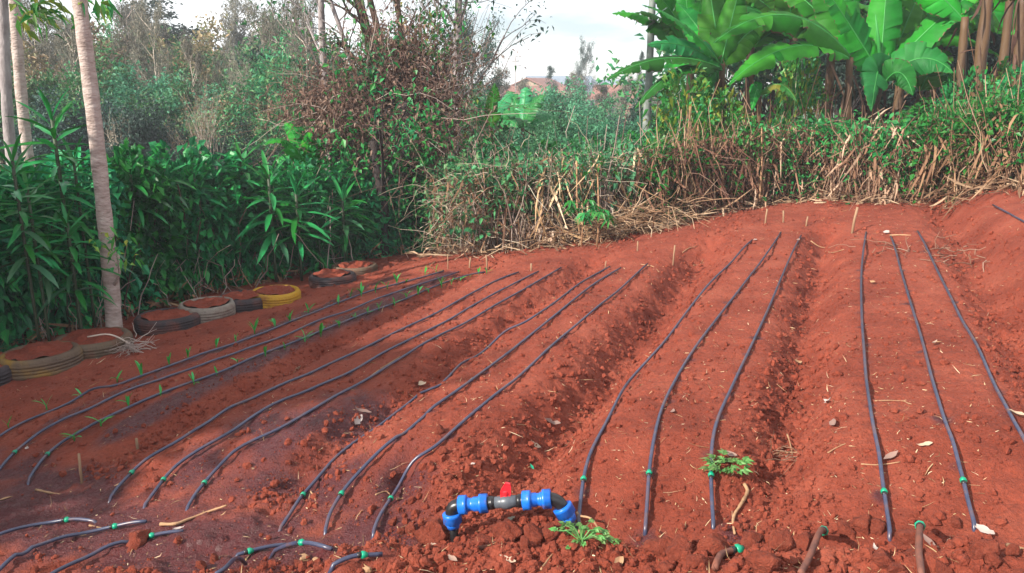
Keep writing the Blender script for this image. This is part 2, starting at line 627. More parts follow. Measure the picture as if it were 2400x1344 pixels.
M['twig_dark'] = leaf_mat('dark_twigs', [(.05, .035, .03), (.10, .065, .05), (.16, .10, .075)], .8, 0)
M['leaf_elder'] = leaf_mat('dull_hedge_leaves', [(.006, .065, .038), (.012, .105, .055), (.02, .15, .07)], .5, .3, .4, 1.9)
M['leaf_dracaena'] = leaf_mat('dracaena_leaves', [(.005, .10, .028), (.010, .17, .040), (.025, .22, .05)], .38, .25, .4, gain=1.6)
M['leaf_dracaena_old'] = leaf_mat('dracaena_old_leaves', [(.02, .12, .05), (.05, .16, .065)], .4, .15, .5)
M['leaf_fresh'] = leaf_mat('fresh_leaves', [(.015, .17, .035), (.03, .25, .05), (.09, .28, .04), (.30, .30, .03)], .42, .3, gain=1.3)
M['leaf_scrub'] = leaf_mat('scrub_leaves', [(.008, .13, .035), (.015, .20, .05), (.04, .24, .05)], .45, .3, gain=1.5)
M['leaf_mist'] = leaf_mat('hazy_green_leaves', [(.03, .14, .07), (.05, .20, .10), (.09, .24, .12)], .6, .3, gain=1.7)  # paler than the other greens: valley haze put into the leaf colour
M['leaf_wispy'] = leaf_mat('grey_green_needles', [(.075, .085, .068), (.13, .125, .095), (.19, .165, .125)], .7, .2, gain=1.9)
M['leaf_olive'] = leaf_mat('olive_brown_leaves', [(.15, .11, .065), (.20, .15, .085), (.12, .14, .065), (.26, .17, .10)], .7, .25, gain=1.9)
M['leaf_mid'] = leaf_mat('mid_green_leaves', [(.015, .095, .040), (.025, .16, .06), (.055, .18, .06), (.10, .14, .06)], .55, .28, gain=1.9)
M['leaf_dark'] = leaf_mat('dark_blue_green_leaves', [(.015, .035, .030), (.022, .055, .042), (.03, .07, .05)], .6, .2, gain=1.7)
M['leaf_dead'] = leaf_mat('dead_brown_leaves', [(.11, .058, .042), (.19, .11, .082), (.26, .165, .125), (.34, .24, .19)], .8, .2, .2, gain=1.2)
M['straw'] = leaf_mat('dry_straw', [(.16, .085, .045), (.33, .20, .11), (.45, .30, .18), (.55, .42, .29)], .75, .15, .25, gain=1.35)
M['straw_mix'] = leaf_mat('mixed_straw', [(.08, .04, .026), (.18, .10, .06), (.30, .19, .12), (.44, .31, .21)], .8, .1, .2, gain=1.3)
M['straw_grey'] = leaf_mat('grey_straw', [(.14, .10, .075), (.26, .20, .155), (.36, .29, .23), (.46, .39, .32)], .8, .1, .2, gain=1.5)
M['straw_dark'] = leaf_mat('dark_straw', [(.09, .045, .027), (.17, .09, .052), (.27, .16, .09)], .8, .1, .2, gain=1.4)
M['dry_leaf'] = leaf_mat('fallen_dry_leaf', [(.42, .26, .20), (.55, .40, .30), (.36, .20, .14)], .7, .1, .3)
M['wood_stake'] = noise_mat('wood_stake', [(.32, .19, .11), (.45, .29, .18)], 10, .8, .2, .3, 60, (1, 1, .3))
M['wood_pole'] = noise_mat('weathered_pole', [(.20, .235, .215), (.30, .34, .31), (.40, .43, .40)], 6, .85, .2, .5, 30, (1, 1, .15))
M['stick'] = noise_mat('dry_stick', [(.36, .19, .10), (.55, .33, .18)], 14, .75, .3, .3, 60)
M['banana_leaf'] = leaf_mat('banana_leaf', [(.008, .17, .013), (.020, .25, .019), (.055, .34, .024)], .55, .34, .15, gain=1.1)
M['banana_leaf_dull'] = leaf_mat('banana_leaf_dull', [(.010, .14, .028), (.020, .19, .035)], .55, .3, .2, gain=1.3)
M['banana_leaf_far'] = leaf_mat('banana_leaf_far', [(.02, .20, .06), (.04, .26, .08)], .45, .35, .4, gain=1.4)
M['banana_rib'] = noise_mat('banana_midrib', [(.03, .30, .05), (.07, .36, .08)], 8, .5, .3)
M['banana_stem'] = noise_mat('banana_pseudostem', [(.05, .028, .022), (.15, .085, .04), (.08, .04, .034)], 4, .6, .3, .5, 25, (1, 1, .25))
M['banana_dry'] = leaf_mat('banana_dry_sheath', [(.13, .07, .045), (.24, .14, .09), (.09, .045, .035)], .8, .1, .2, gain=0.8)
M['maize_leaf'] = leaf_mat('maize_seedling', [(.015, .30, .06), (.03, .40, .08), (.12, .38, .08)], .4, .35, gain=1.3)
M['weed_leaf'] = leaf_mat('weed_leaf', [(.05, .22, .04), (.10, .30, .07), (.18, .32, .11)], .5, .3, gain=1.3)
M['wall_tan'] = noise_mat('house_wall_tan', [(.45, .33, .24), (.52, .40, .30)], 3, .9)
M['wall_pink'] = noise_mat('house_wall_pink', [(.44, .22, .17), (.5, .28, .22)], 3, .9)
M['roof_rust'] = noise_mat('house_roof_rust', [(.30, .13, .10), (.38, .19, .15)], 3, .7)
M['roof_blue'] = noise_mat('house_roof_blue', [(.24, .30, .38), (.32, .38, .46)], 3, .5)
M['pane'] = noise_mat('window_pane', [(.05, .06, .08), (.08, .09, .11)], 3, .15, .5)

# ------------------------------------------------------------------ ground sheet
xs = np.concatenate([-np.geomspace(8.2, 700, 40)[::-1], np.arange(-8, -4.6, .045), np.arange(-4.6, 4.4, .0175), np.arange(4.4, 9, .045), np.geomspace(9.1, 700, 40)])
ys = np.concatenate([-np.geomspace(1, 80, 12)[::-1], np.linspace(-.8, 1.5, 8), 1.6 * 1.0046 ** np.arange(462), np.geomspace(13.4, 1400, 60)])
X, Y = np.meshgrid(xs, ys)
Z = terrain(X, Y)
g = Geo()
nx, ny = len(xs), len(ys)
i0 = (np.arange(ny - 1)[:, None] * nx + np.arange(nx - 1)[None]).ravel()
g.add(np.stack([X, Y, Z], -1).reshape(-1, 3), [np.stack([i0, i0 + 1, i0 + nx + 1, i0 + nx], 1)])
me = g.mesh('ground', M['soil'])
U, Vv = uv(X, Y)
E_ = Vv - np.interp(U, TR_U, TR_V)
wet = np.zeros_like(Z)
for uu0, w, k in ((-4.22, .07, .75), (-3.66, .10, .95), (-3.95, .05, .25), (-2.52, .06, .2), (-3.0, .06, .2)):
    wet = np.maximum(wet, k * np.exp(-((U - uu0) / w) ** 2) * sstep(0.2, .7, E_) * (1 - sstep(7.0, 7.5, Vv)))
wet = np.maximum(wet, 1.1 * np.exp(-((E_ + .10) / .42) ** 2) * sstep(-1.0, -1.8, U))
wet = np.maximum(wet, .55 * np.exp(-((E_ + .02) / .09) ** 2))
for (bu, bv, rb, k) in ((-2.55, 3.2, .42, .95), (-2.35, 3.55, .25, .9), (-2.75, 2.75, .3, .9), (-2.05, 2.75, .22, .8), (-.55, 2.66, .08, .8), (-.25, 2.8, .07, .7), (-1.72, 2.88, .16, .9), (-2.25, 2.75, .3, .85)):
    wet = np.maximum(wet, k * np.exp(-(((U - bu) / rb) ** 2 + ((Vv - bv) / (rb * 1.3)) ** 2)))
wet = wet * (0.75 + 0.9 * (vnoise(X * 5, Y * 5) + .3 * vnoise(X * 20, Y * 20)))
gr = sstep(0.5, 5, field_mask(U, Vv))
for nm, arr in (('wet', wet), ('green', gr)):
    a = me.attributes.new(nm, 'FLOAT', 'POINT')
    a.data.foreach_set('value', np.clip(arr, 0, 1).astype(np.float32).ravel())
ground_me = me
tag(link('ground', me), 'red soil field shaped into raised planting beds', kind='structure')


# ------------------------------------------------------------------ clods
def wet_here(u, e):
    return (u < -1.6) & (np.abs(e + .12) < .3)


def clods(n, smin, smax, bias, name, rng):
    ymax = 12 if smax > .01 else 6.5
    y = 1.75 * (ymax / 1.75) ** rng.random(n * 6)
    x = rng.uniform(-.68, .68, n * 6) * y
    u, v = uv(x, y)
    e = v - np.interp(u, TR_U, TR_V)
    p = np.full(len(x), .10)
    for uf, d, w, vend in FUR:
        p = np.maximum(p, (.35 + 3 * d) * np.exp(-((u - uf) / (w * 1.2)) ** 2))
    p = np.maximum(p, .9 * (e < -.05) * (u > -1.7))
    p = np.maximum(p, .8 * np.exp(-(((u + 1.35) / .28) ** 2 + ((v - 2.95) / .45) ** 2)))
    p = np.where(wet_here(u, e), .015, p)
    p = p * (field_mask(u, v) < .15) * (np.abs(x) < y * .68 + .3)
    p *= .45 + 1.1 * (vnoise(x * 1.7, y * 1.7) + .5)
    keep = rng.random(len(x)) < p * bias
    keep &= np.array([(int(a * 50), int(b * 50)) not in cells for a, b in zip(x, y)])
    x, y = x[keep][:n], y[keep][:n]
    k = len(x)
    s = smin * (smax / smin) ** (rng.random(k) ** 2.2)
    sc = s[:, None] * rng.uniform(.65, 1.25, (k, 3))
    bv, bf = (OCT_V, OCT_F) if smax < .01 else (ICO_V, ICO_F)
    V = bv[None] * (1 + rng.uniform(-.28, .28, (k, len(bv), 1)))
    V = V * sc[:, None]
    a = rng.uniform(0, 2 * PI, k)
    c, s_ = np.cos(a)[:, None], np.sin(a)[:, None]
    V = np.stack([V[..., 0] * c - V[..., 1] * s_, V[..., 0] * s_ + V[..., 1] * c, V[..., 2]], -1)
    V += np.stack([x, y, terrain(x, y) + s * .25], -1)[:, None]
    F = (bf[None] + (np.arange(k) * len(bv))[:, None, None]).reshape(-1, 3)
    gg = Geo().add(V.reshape(-1, 3), [F])
    tag(link(name, gg.mesh(name, M['clod'], False)), kind='stuff')




def big_clod_mesh(seed):
    rng = np.random.default_rng(seed)
    V, F = ICO3
    V = V.copy()
    for k in range(9):
        d = norm(rng.normal(size=3))
        V = V - np.clip(V @ d - rng.uniform(.45, .8), 0, None)[:, None] * d * .9
    V *= 1 + .22 * vnoise(V[:, :1] * 2.3 + seed, V[:, 1:2] * 2.3 + V[:, 2:3] * 2) + .16 * vnoise(V[:, :1] * 5 + seed, V[:, 1:2] * 5 + V[:, 2:3] * 5) + .10 * vnoise(V[:, :1] * 11 + seed, V[:, 1:2] * 11 + V[:, 2:3] * 9)
    V *= rng.uniform(.75, 1.2, 3)
    return Geo().add(V, [F]).mesh('soil_clod', M['lump'], True)


CLM = [big_clod_mesh(s) for s in range(8)]
LAND = [(1060, 1250, 'by the left riser of the valve'), (1180, 1260, 'under the grey valve'), (1300, 1240, 'by the right elbow of the valve'), (1520, 1270, 'at the foot of the middle sunny pipe'), (1640, 1285, 'left of the bent pipe stub'),
        (1760, 1265, 'below the woody root'), (1850, 1275, 'left of the middle pipe stub'), (1990, 1235, 'right of the middle pipe stub'), (2085, 1250, 'at the foot of the straight left pipe'), (2270, 1240, 'at the foot of the straight middle pipe'), (2310, 1300, 'near the right bottom corner'), (2100, 1325, 'left of the last pipe stub'), (2210, 1330, 'right of the last pipe stub'),
        (1035, 1010, 'on the broken flank behind the buried pipe'), (1110, 1060, 'on the rough right flank of the third bed'), (1040, 1100, 'beside the collapse hole'), (1860, 930, 'in the furrow below the tan leaf'), (1820, 1060, 'in the furrow above the leafy weed'), (1880, 1090, 'in the furrow right of the leafy weed'), (1475, 810, 'in the deep shaded furrow'),
        (485, 1315, 'left of the short trench pipe'), (620, 1320, 'below the short trench pipe'), (730, 1325, 'beside the pale orange stone'), (930, 1230, 'at the foot of the third bed'), (905, 1330, 'at the bottom edge by a green nut'), (1000, 1320, 'at the bottom edge below the riser'), (1280, 1330, 'at the bottom edge below the weed'), (1450, 1325, 'at the bottom edge right of the weed'), (1560, 1330, 'at the bottom edge below the sunny bed')]


def near(px, py):
    return min(LAND, key=lambda q: (q[0] - px) ** 2 + (q[1] - py) ** 2)[2]


clod_px = [(1020, 1240, 34, 'lumpy red clod heap left of the pipe riser'), (1100, 1290, 16, None), (1190, 1245, 40, 'large red clod under the grey valve'), (1130, 1265, 26, None),
           (1255, 1245, 30, None), (1230, 1270, 20, None), (1290, 1240, 26, None), (990, 1255, 22, None), (965, 1238, 15, None),
           (1545, 1275, 36, None), (1600, 1285, 36, None), (1625, 1310, 26, None), (1660, 1275, 40, 'rounded red clod beside the bent brown pipe'), (1790, 1320, 44, 'big smooth red clod between two brown pipe stubs'),
           (1760, 1262, 26, None), (1830, 1275, 34, None), (1880, 1265, 34, None), (1980, 1240, 24, None), (2020, 1225, 28, None), (2055, 1235, 20, None),
           (2120, 1250, 24, None), (2240, 1225, 16, None), (2300, 1285, 26, None), (2330, 1310, 26, None), (2070, 1310, 26, None), (2210, 1330, 22, None), (1725, 1290, 20, None),
           (1030, 1002, 16, None), (1040, 1055, 14, None), (1125, 1088, 15, None), (1090, 1062, 10, None), (1110, 1040, 10, None), (1075, 1110, 13, None), (1148, 1075, 9, None), (1070, 1030, 9, None), (1010, 1090, 10, None), (1055, 1115, 9, None),
           (1842, 903, 11, 'round red clod in the furrow between the two right beds'), (1865, 950, 13, None), (1800, 1070, 12, None), (1830, 1045, 11, None), (1880, 1095, 12, None), (1855, 1000, 10, None), (1790, 960, 9, None),
           (1490, 790, 8, None), (1460, 830, 8, None), (325, 1262, 27, 'crumbling red mound burying the drip pipe at lower left'), (500, 1310, 15, None), (470, 1322, 13, None), (700, 1318, 14, None), (745, 1330, 17, None), (620, 1322, 10, None),
           (1020, 1230, 18, None), (920, 1225, 13, None), (945, 1242, 12, None), (990, 917, 8, None), (1395, 690, 6, None), (2095, 1330, 20, None), (1560, 1330, 22, None), (1450, 1325, 14, None), (1280, 1330, 12, None), (1000, 1320, 13, None), (905, 1330, 14, None), (2370, 1290, 16, None)]
def clod_label(px, py, r):
    size = 'large' if r > 28 else 'middling' if r > 18 else 'small' if r > 11 else 'tiny'
    return size + ' rough soil clod ' + near(px, py)


CL_ALL = [clod_label(*q[:3]) for q in clod_px]
for i, (px, py, r, lab) in enumerate(clod_px):
    same = sorted(q[0] for q, l in zip(clod_px, CL_ALL) if l == CL_ALL[i] and q[3] is None)
    rank = '' if len(same) < 2 else ', ' + ('leftmost of them' if px == same[0] else 'rightmost of them' if px == same[-1] else 'between two others')
    p = at(px, py + r * .5)
    dist = np.linalg.norm(p - np.array([0, 0, CAM_Z]))
    s = r / FOC * dist
    o = link('soil_clod', CLM[i % 8])
    o.location = (p[0], p[1], ground(p[0], p[1]) + s * .28)
    o.rotation_euler = (RNG.uniform(-.6, .6), RNG.uniform(-.6, .6), RNG.uniform(0, 6.28))
    o.scale = (s, s, s * .9)
    tag(o, lab or CL_ALL[i] + rank, 'soil clod', 'loose soil clods on the field')


# ------------------------------------------------------------------ drip pipes
def spline(pts, n):
    P = np.array(pts, float)
    k = len(P)
    d = np.concatenate([[0], np.cumsum(np.linalg.norm(np.diff(P, axis=0), axis=1))])
    t = np.linspace(0, d[-1], n)
    T = np.zeros_like(P)
    T[1:-1] = (P[2:] - P[:-2]) / (d[2:] - d[:-2])[:, None]
    T[0] = (P[1] - P[0]) / (d[1] - d[0])
    T[-1] = (P[-1] - P[-2]) / (d[-1] - d[-2])
    out = []
    for tt in t:
        i = min(max(np.searchsorted(d, tt) - 1, 0), k - 2)
        h = d[i + 1] - d[i]
        s = (tt - d[i]) / h
        a, b, c, e = 2 * s**3 - 3 * s**2 + 1, s**3 - 2 * s**2 + s, -2 * s**3 + 3 * s**2, s**3 - s**2
        out.append(a * P[i] + b * h * T[i] + c * P[i + 1] + e * h * T[i + 1])
    return np.array(out)


PIPE_R = .0080


PIPE_PTS = []


def drip(pts, label, connector=None, group=None, bury=None, mat='pipe', r=PIPE_R, sink_start=True, sink_end=False, n=None, name='drip_pipe', arch=None, ring=False):
    L = sum(math.dist(a, b) for a, b in zip(pts, pts[1:]))
    n = n or max(10, int(L / 14))
    im = spline(pts, n)
    P = np.array([at(a, b, r, False) for a, b in im])
    for _ in range(40 if ring else 6):
        P[1:-1, :2] = (P[:-2, :2] + P[1:-1, :2] * 2 + P[2:, :2]) / 4
    zz = terrain(P[:, 0], P[:, 1]) + r * .95
    pad = np.pad(zz, 2, 'edge')
    P[:, 2] = np.max([pad[i:i + len(zz)] for i in range(5)], axis=0)
    # a stiff pipe bridges small dips
    z = P[:, 2].copy()
    for _ in range(4):
        zs = z.copy()
        zs[1:-1] = (z[:-2] + z[1:-1] * 2 + z[2:]) / 4
        z = np.maximum(zs, terrain(P[:, 0], P[:, 1]) + r * .5)
    P[:, 2] = z
    if bury:
        for (ba, bb) in bury:
            c = (np.array(ba) + np.array(bb)) / 2
            h = math.dist(ba, bb) / 2
            q = np.clip(1 - (np.linalg.norm(im - c, axis=1) / (h * 1.15)) ** 4, 0, 1)
            P[:, 2] -= q * .015
    PIPE_PTS.append(P.copy())
    if sink_start:
        P[0, 2] -= .03
    if sink_end:
        P[-1, 2] -= .03
    base = P[len(P) // 2].copy()
    base[2] = ground(base[0], base[1])
    o = link(name, Geo().add(*tube(P, r, 8)).mesh(name, M[mat], True, base))
    o.location = base
    tag(o, label, 'drip pipe', group)
    if connector is not None:
        i = int(np.argmin(np.linalg.norm(im - np.array(connector), axis=1)))
        i = min(max(i, 1), n - 2)
        ax = norm(P[i + 1] - P[i - 1])
        if ax @ np.array([0, 1, 0]) < 0 and not ring:
            ax = -ax
        k = r / .0086
        V, F = lathe([(0, -.011), (.0105, -.011), (.0128, -.009), (.0128, .002), (.0105, .006), (.009, .012), (0, .012)], 14, rib=[0, 0, .10, .10, .05, 0, 0])
        c = part('connector_nut', Geo().add(frame_to(V * k, P[i] - base, ax), F), M['green_plastic'], o)
        V, F = lathe([(0, -.026), (.0098, -.026), (.0108, -.022), (.0108, -.012), (.0, -.0115)], 12)
        part('connector_body', Geo().add(frame_to(V * k, P[i] - base, ax), F), M['black_plastic'], o)
    return o


B = 'drip pipes on the raised beds'
bed_names = {'A': 'the bed of maize seedlings', 'B': 'the second bed from the tyres', 'C': 'the bed behind the blue valve',
             'D': 'the bed right of the blue valve', 'E': 'the rightmost straight bed'}
lines = {
    'A1': ([(-30, 1046), (0, 1028), (60, 988), (109, 968), (190, 934), (259, 909), (336, 883), (441, 844), (579, 800), (682, 758), (757, 727), (875, 685), (953, 665), (1025, 641), (1040, 636)], None),
    'A2': ([(-12, 1118), (0, 1102), (32, 1067), (73, 1033), (109, 1008), (162, 980), (227, 954), (291, 925), (372, 893), (486, 853), (640, 802), (741, 758), (849, 718), (927, 690), (993, 670), (1075, 644)], (32, 1067)),
    'A3': ([(61, 1136), (107, 1071), (134, 1043), (182, 1015), (227, 990), (291, 962), (336, 944), (437, 903), (506, 877), (632, 828), (816, 755), (878, 729), (947, 708), (1026, 673), (1117, 647), (1137, 642)], (107, 1071)),
    'B1': ([(251, 1176), (275, 1146), (312, 1112), (364, 1075), (425, 1039), (457, 1015), (538, 962), (600, 938), (705, 889), (810, 840), (883, 804), (976, 758), (1065, 714), (1156, 664), (1215, 639)], (312, 1112)),
    'B2': ([(332, 1197), (360, 1160), (385, 1128), (421, 1091), (478, 1051), (538, 1019), (600, 974), (705, 925), (810, 877), (944, 806), (1040, 757), (1130, 708), (1200, 673), (1262, 642)], (385, 1128)),
    'B3': ([(433, 1209), (457, 1168), (480, 1138), (502, 1112), (534, 1075), (579, 1043), (600, 1035), (681, 990), (762, 942), (843, 899), (924, 853), (1009, 804), (1110, 748), (1200, 698), (1265, 662), (1315, 634)], (480, 1138)),
    'C1': ([(649, 1241), (677, 1205), (707, 1166), (742, 1128), (794, 1075), (843, 1035), (900, 994), (985, 936), (1045, 897), (1175, 800), (1265, 739), (1347, 676), (1413, 634), (1429, 624)], (707, 1166)),
    'C2': ([(760, 1253), (766, 1221), (798, 1166), (839, 1116), (875, 1075), (916, 1039), (965, 1000), (1013, 962), (1066, 925), (1167, 845), (1228, 800), (1308, 739), (1383, 676), (1455, 631)], (798, 1166)),
    'C3': ([(873, 1261), (879, 1233), (920, 1166), (964, 1108), (1005, 1067), (1057, 1015), (1126, 958), (1240, 861), (1309, 800), (1383, 739), (1455, 680), (1517, 624)], (920, 1166)),
    'D1': ([(1354, 1245), (1360, 1189), (1368, 1126), (1378, 1083), (1394, 1039), (1427, 982), (1475, 905), (1524, 845), (1560, 800), (1606, 739), (1671, 663), (1711, 627), (1740, 591), (1763, 565)], (1368, 1126)),
    'D2': ([(1512, 1249), (1518, 1164), (1520, 1124), (1530, 1051), (1544, 982), (1564, 930), (1605, 853), (1641, 800), (1688, 739), (1756, 654), (1806, 591), (1830, 546)], (1520, 1124)),
    'D3': ([(1672, 1249), (1666, 1164), (1665, 1124), (1668, 1051), (1678, 998), (1702, 938), (1738, 857), (1767, 800), (1796, 739), (1839, 637), (1858, 595), (1878, 552)], (1665, 1128)),
    'E1': ([(2086, 1268), (2076, 1189), (2071, 1148), (2058, 1067), (2043, 994), (2031, 901), (2023, 800), (2019, 739), (2019, 627), (2030, 545)], (2071, 1148)),
    'E2': ([(2286, 1245), (2266, 1177), (2256, 1132), (2238, 1059), (2213, 982), (2185, 893), (2161, 800), (2141, 739), (2110, 634), (2087, 555)], (2256, 1132)),
    'E3': ([(2445, 1130), (2400, 1043), (2359, 962), (2319, 881), (2282, 800), (2248, 739), (2186, 621), (2156, 562), (2150, 545)], None),
}
pos = {'1': 'left pipe of three along', '2': 'middle pipe of three along', '3': 'right pipe of three along'}
for k, (pts, con) in lines.items():
    bury = {'C1': [((990, 934), (1040, 900))], 'C2': [((936, 1022), (1005, 968))]}.get(k)
    drip(pts, 'black drip pipe, ' + pos[k[1]] + ' ' + bed_names[k[0]], con, B, bury)
drip([(2460, 562), (2398, 526), (2366, 510), (2326, 487)], 'black drip pipe on the bank at the far right edge', None, B, sink_start=False)
N_ = 'drip pipes on the near side of the trench'
drip([(-20, 1262), (0, 1254), (60, 1228), (112, 1214), (162, 1210), (200, 1212), (235, 1221)], 'black drip pipe entering at lower left edge, farthest of the near-side pipes', (162, 1210), N_, sink_start=False, sink_end=True, ring=True)
drip([(-15, 1342), (0, 1332), (40, 1306), (66, 1294), (128, 1264), (180, 1246), (224, 1240), (268, 1235), (310, 1228), (344, 1228)], 'black drip pipe at lower left, partly buried, with its end by the bamboo stick', (268, 1235), N_, [((42, 1306), (64, 1294))], sink_start=False, ring=True)
drip([(108, 1356), (148, 1332), (200, 1308), (260, 1280), (296, 1270), (330, 1262), (360, 1254), (390, 1250), (430, 1248)], 'black drip pipe running under a crumbled mound at lower left', (362, 1254), N_, [((298, 1270), (345, 1258))], sink_start=False, ring=True)
drip([(545, 1316), (562, 1310), (582, 1302), (636, 1286), (672, 1282)], 'short black drip pipe lying in the wet trench left of centre', (582, 1303), N_, ring=True)
drip([(632, 1315), (690, 1303), (716, 1299), (735, 1296), (778, 1293)], 'short black drip pipe with green nut beside a pale stone', (716, 1299), N_, ring=True)
drip([(770, 1352), (824, 1329), (856, 1318), (896, 1309)], 'short black drip pipe at the bottom edge left of the valve', (856, 1318), N_, ring=True)
drip([(500, 1352), (544, 1338), (576, 1329)], 'end of a black drip pipe at the bottom edge, nearest the camera', None, N_)
S_ = 'dusty pipe stubs at the bottom right'
drip([(1674, 1352), (1680, 1325), (1692, 1304), (1712, 1292), (1742, 1284)], 'dusty brown pipe stub bent towards its green ring below the leafy weed', (1740, 1285), S_, None, 'pipe_dusty', .0105, sink_start=False, name='pipe_stub')
drip([(1876, 1342), (1890, 1318), (1912, 1290), (1934, 1268)], 'dusty brown pipe stub with green ring, middle of three at bottom right', (1932, 1270), S_, None, 'pipe_dusty', .0105, sink_start=False, name='pipe_stub')
drip([(2160, 1352), (2154, 1330), (2147, 1300), (2150, 1277)], 'dusty brown pipe stub with green ring nearest the right bottom corner', (2150, 1279), S_, None, 'pipe_dusty', .0105, sink_start=False, name='pipe_stub')

cells = set()
for P in PIPE_PTS:
    for a, b in zip(P[:-1], P[1:]):
        for f in np.linspace(0, 1, 8):
            c = a * (1 - f) + b * f
            for dx in (-1, 0, 1):
                for dy in (-1, 0, 1):
                    cells.add((int(c[0] * 50) + dx, int(c[1] * 50) + dy))
clods(22000, .004, .022, 1.6, 'soil_crumbs', np.random.default_rng(11))
clods(36000, .0025, .006, 6.0, 'fine_soil_crumbs', np.random.default_rng(12))
# damp spots where the drippers leak
spots = []
for i, P in enumerate(PIPE_PTS[:15]):
    d = np.concatenate([[0], np.cumsum(np.linalg.norm(np.diff(P, axis=0), axis=1))])
    for q in np.arange(.25 + .1 * (i % 3), d[-1], .33):
        c = np.array([np.interp(q, d, P[:, j]) for j in range(2)]) + RNG.normal(size=2) * .012
        spots.append((c[0], c[1], RNG.uniform(.025, .05), RNG.uniform(.25, .75)))
for cx, cy, rr, k in spots:
    xi = slice(*np.searchsorted(xs, (cx - .16, cx + .16)))
    yi = slice(*np.searchsorted(ys, (cy - .16, cy + .16)))
    q = k * np.exp(-((X[yi, xi] - cx) ** 2 + (Y[yi, xi] - cy) ** 2) / rr ** 2)
    wet[yi, xi] = np.maximum(wet[yi, xi], q)
ground_me.attributes['wet'].data.foreach_set('value', np.clip(wet, 0, 1).astype(np.float32).ravel())

# ------------------------------------------------------------------ valve assembly
vb = at(1066, 1266)
vb2 = at(1345, 1250)
yl = vb[1]
PL = at_y(1057, 1186, vb[1] + .01)
PR = at_y(1306, 1168, vb2[1] + .03)
valve = empty('valve_assembly', vb)
tag(valve, 'blue and black pipe bridge with a grey ball valve and red handle', 'pipe valve')
axis = norm(PR - PL)
LEN = float(np.linalg.norm(PR - PL))
upv = norm(np.array([0, 0, 1.0]) - axis * axis[2])
scl = LEN / .415


def seg(name, prof, t0, mat, rib=None, n=28, direction=axis, origin=PL):
    V, F = lathe([(r * scl, h * scl) for r, h in prof], n, rib=rib)
    return part(name, Geo().add(frame_to(V, origin + direction * t0 * scl, direction, upv), F), M[mat], valve, True, vb)


def closed(prof):
    return [(0.0005, prof[0][1])] + prof + [(0.0005, prof[-1][1])]


def nut(name, t0, flip=False, origin=PL, direction=axis, L=.034, R=.0345):
    p = [(R * .93, 0), (R, .002), (R, L * .62), (R * 1.08, L * .66), (R * 1.08, L * .95), (R * .98, L)]
    rb = [0, .085, .085, 0, 0, 0]
    if flip:
        p = [(r, L - h) for r, h in p[::-1]]
        rb = rb[::-1]
    return seg(name, closed(p), t0, 'blue_plastic', [0] + rb + [0], 32, direction, origin)


dl = norm(vb - PL)                              # the left riser goes down into the soil
dr = norm(vb2 - PR + np.array([0.012, .01, 0]))


def elbow(name, corner, d1, d2, R, bend):
    a0, a1 = corner + d1 * bend, corner + d2 * bend
    pts = [(1 - s) ** 2 * a0 + 2 * s * (1 - s) * corner + s * s * a1 for s in np.linspace(0, 1, 11)]
    g = Geo().add(*tube(np.array(pts), R, 20))
    for end, dd in ((a0, d1), (a1, d2)):
        V, F = lathe(closed([(R * 1.07, -.004), (R * 1.07, .006)]), 20)
        g.add(frame_to(V, end, dd), F)
    return part(name, g, M['black_plastic'], valve, True, vb)


elbow('elbow', PL, axis, dl, .0255 * scl, .034 * scl)
elbow('elbow', PR, -axis, dr, .0255 * scl, .040 * scl)
nut('compression_nut', .030)
seg('coupling_body', closed([(.027, .060), (.027, .072), (.0245, .074), (.0245, .086), (.028, .089), (.028, .112), (.031, .114), (.031, .118)]), 0, 'blue_plastic')
nut('compression_nut', .112, True)
seg('union_ring', closed([(.0255, .144), (.0255, .150), (.0235, .151), (.0235, .156), (.0262, .157), (.0262, .166), (.024, .168), (.024, .172)]), 0, 'black_plastic', [0, .0, 0, .12, .12, 0, 0, 0, 0, 0])
seg('valve_body', closed([(.0225, .169), (.0225, .196), (.0235, .198), (.0265, .206), (.0285, .216), (.0285, .226), (.0262, .236), (.0232, .242), (.0232, .262)]), 0, 'grey_plastic')
seg('union_ring', closed([(.024, .258), (.024, .263), (.0262, .265), (.0262, .272), (.0235, .273), (.0235, .279), (.0255, .280), (.0255, .286)]), 0, 'black_plastic', [0, 0, 0, 0, 0, .12, .12, 0, 0, 0])
nut('compression_nut', .280)
seg('coupling_body', closed([(.031, .310), (.031, .313), (.027, .315), (.027, .334), (.0245, .336), (.0245, .348), (.028, .350), (.028, .364)]), 0, 'blue_plastic')
nut('compression_nut', .358, True)
# vertical ends
nut('compression_nut', .030, True, PL, dl, .040, .0345)
seg('coupling_body', closed([(.032, .068), (.026, .082), (.0235, .092)]), 0, 'blue_plastic', None, 28, dl, PL)
nut('compression_nut', .036, True, PR, dr, .040, .0365)
seg('coupling_body', closed([(.033, .074), (.029, .090), (.026, .104)]), 0, 'blue_plastic', None, 28, dr, PR)
for org, d, nm in ((PL, dl, vb), (PR, dr, vb2)):
    ln = float(np.linalg.norm(nm - org)) + .06
    part('riser_pipe', Geo().add(*tube(np.array([org + d * .05, org + d * ln]), .0168 * scl, 18)), M['black_plastic'], valve, True, vb)
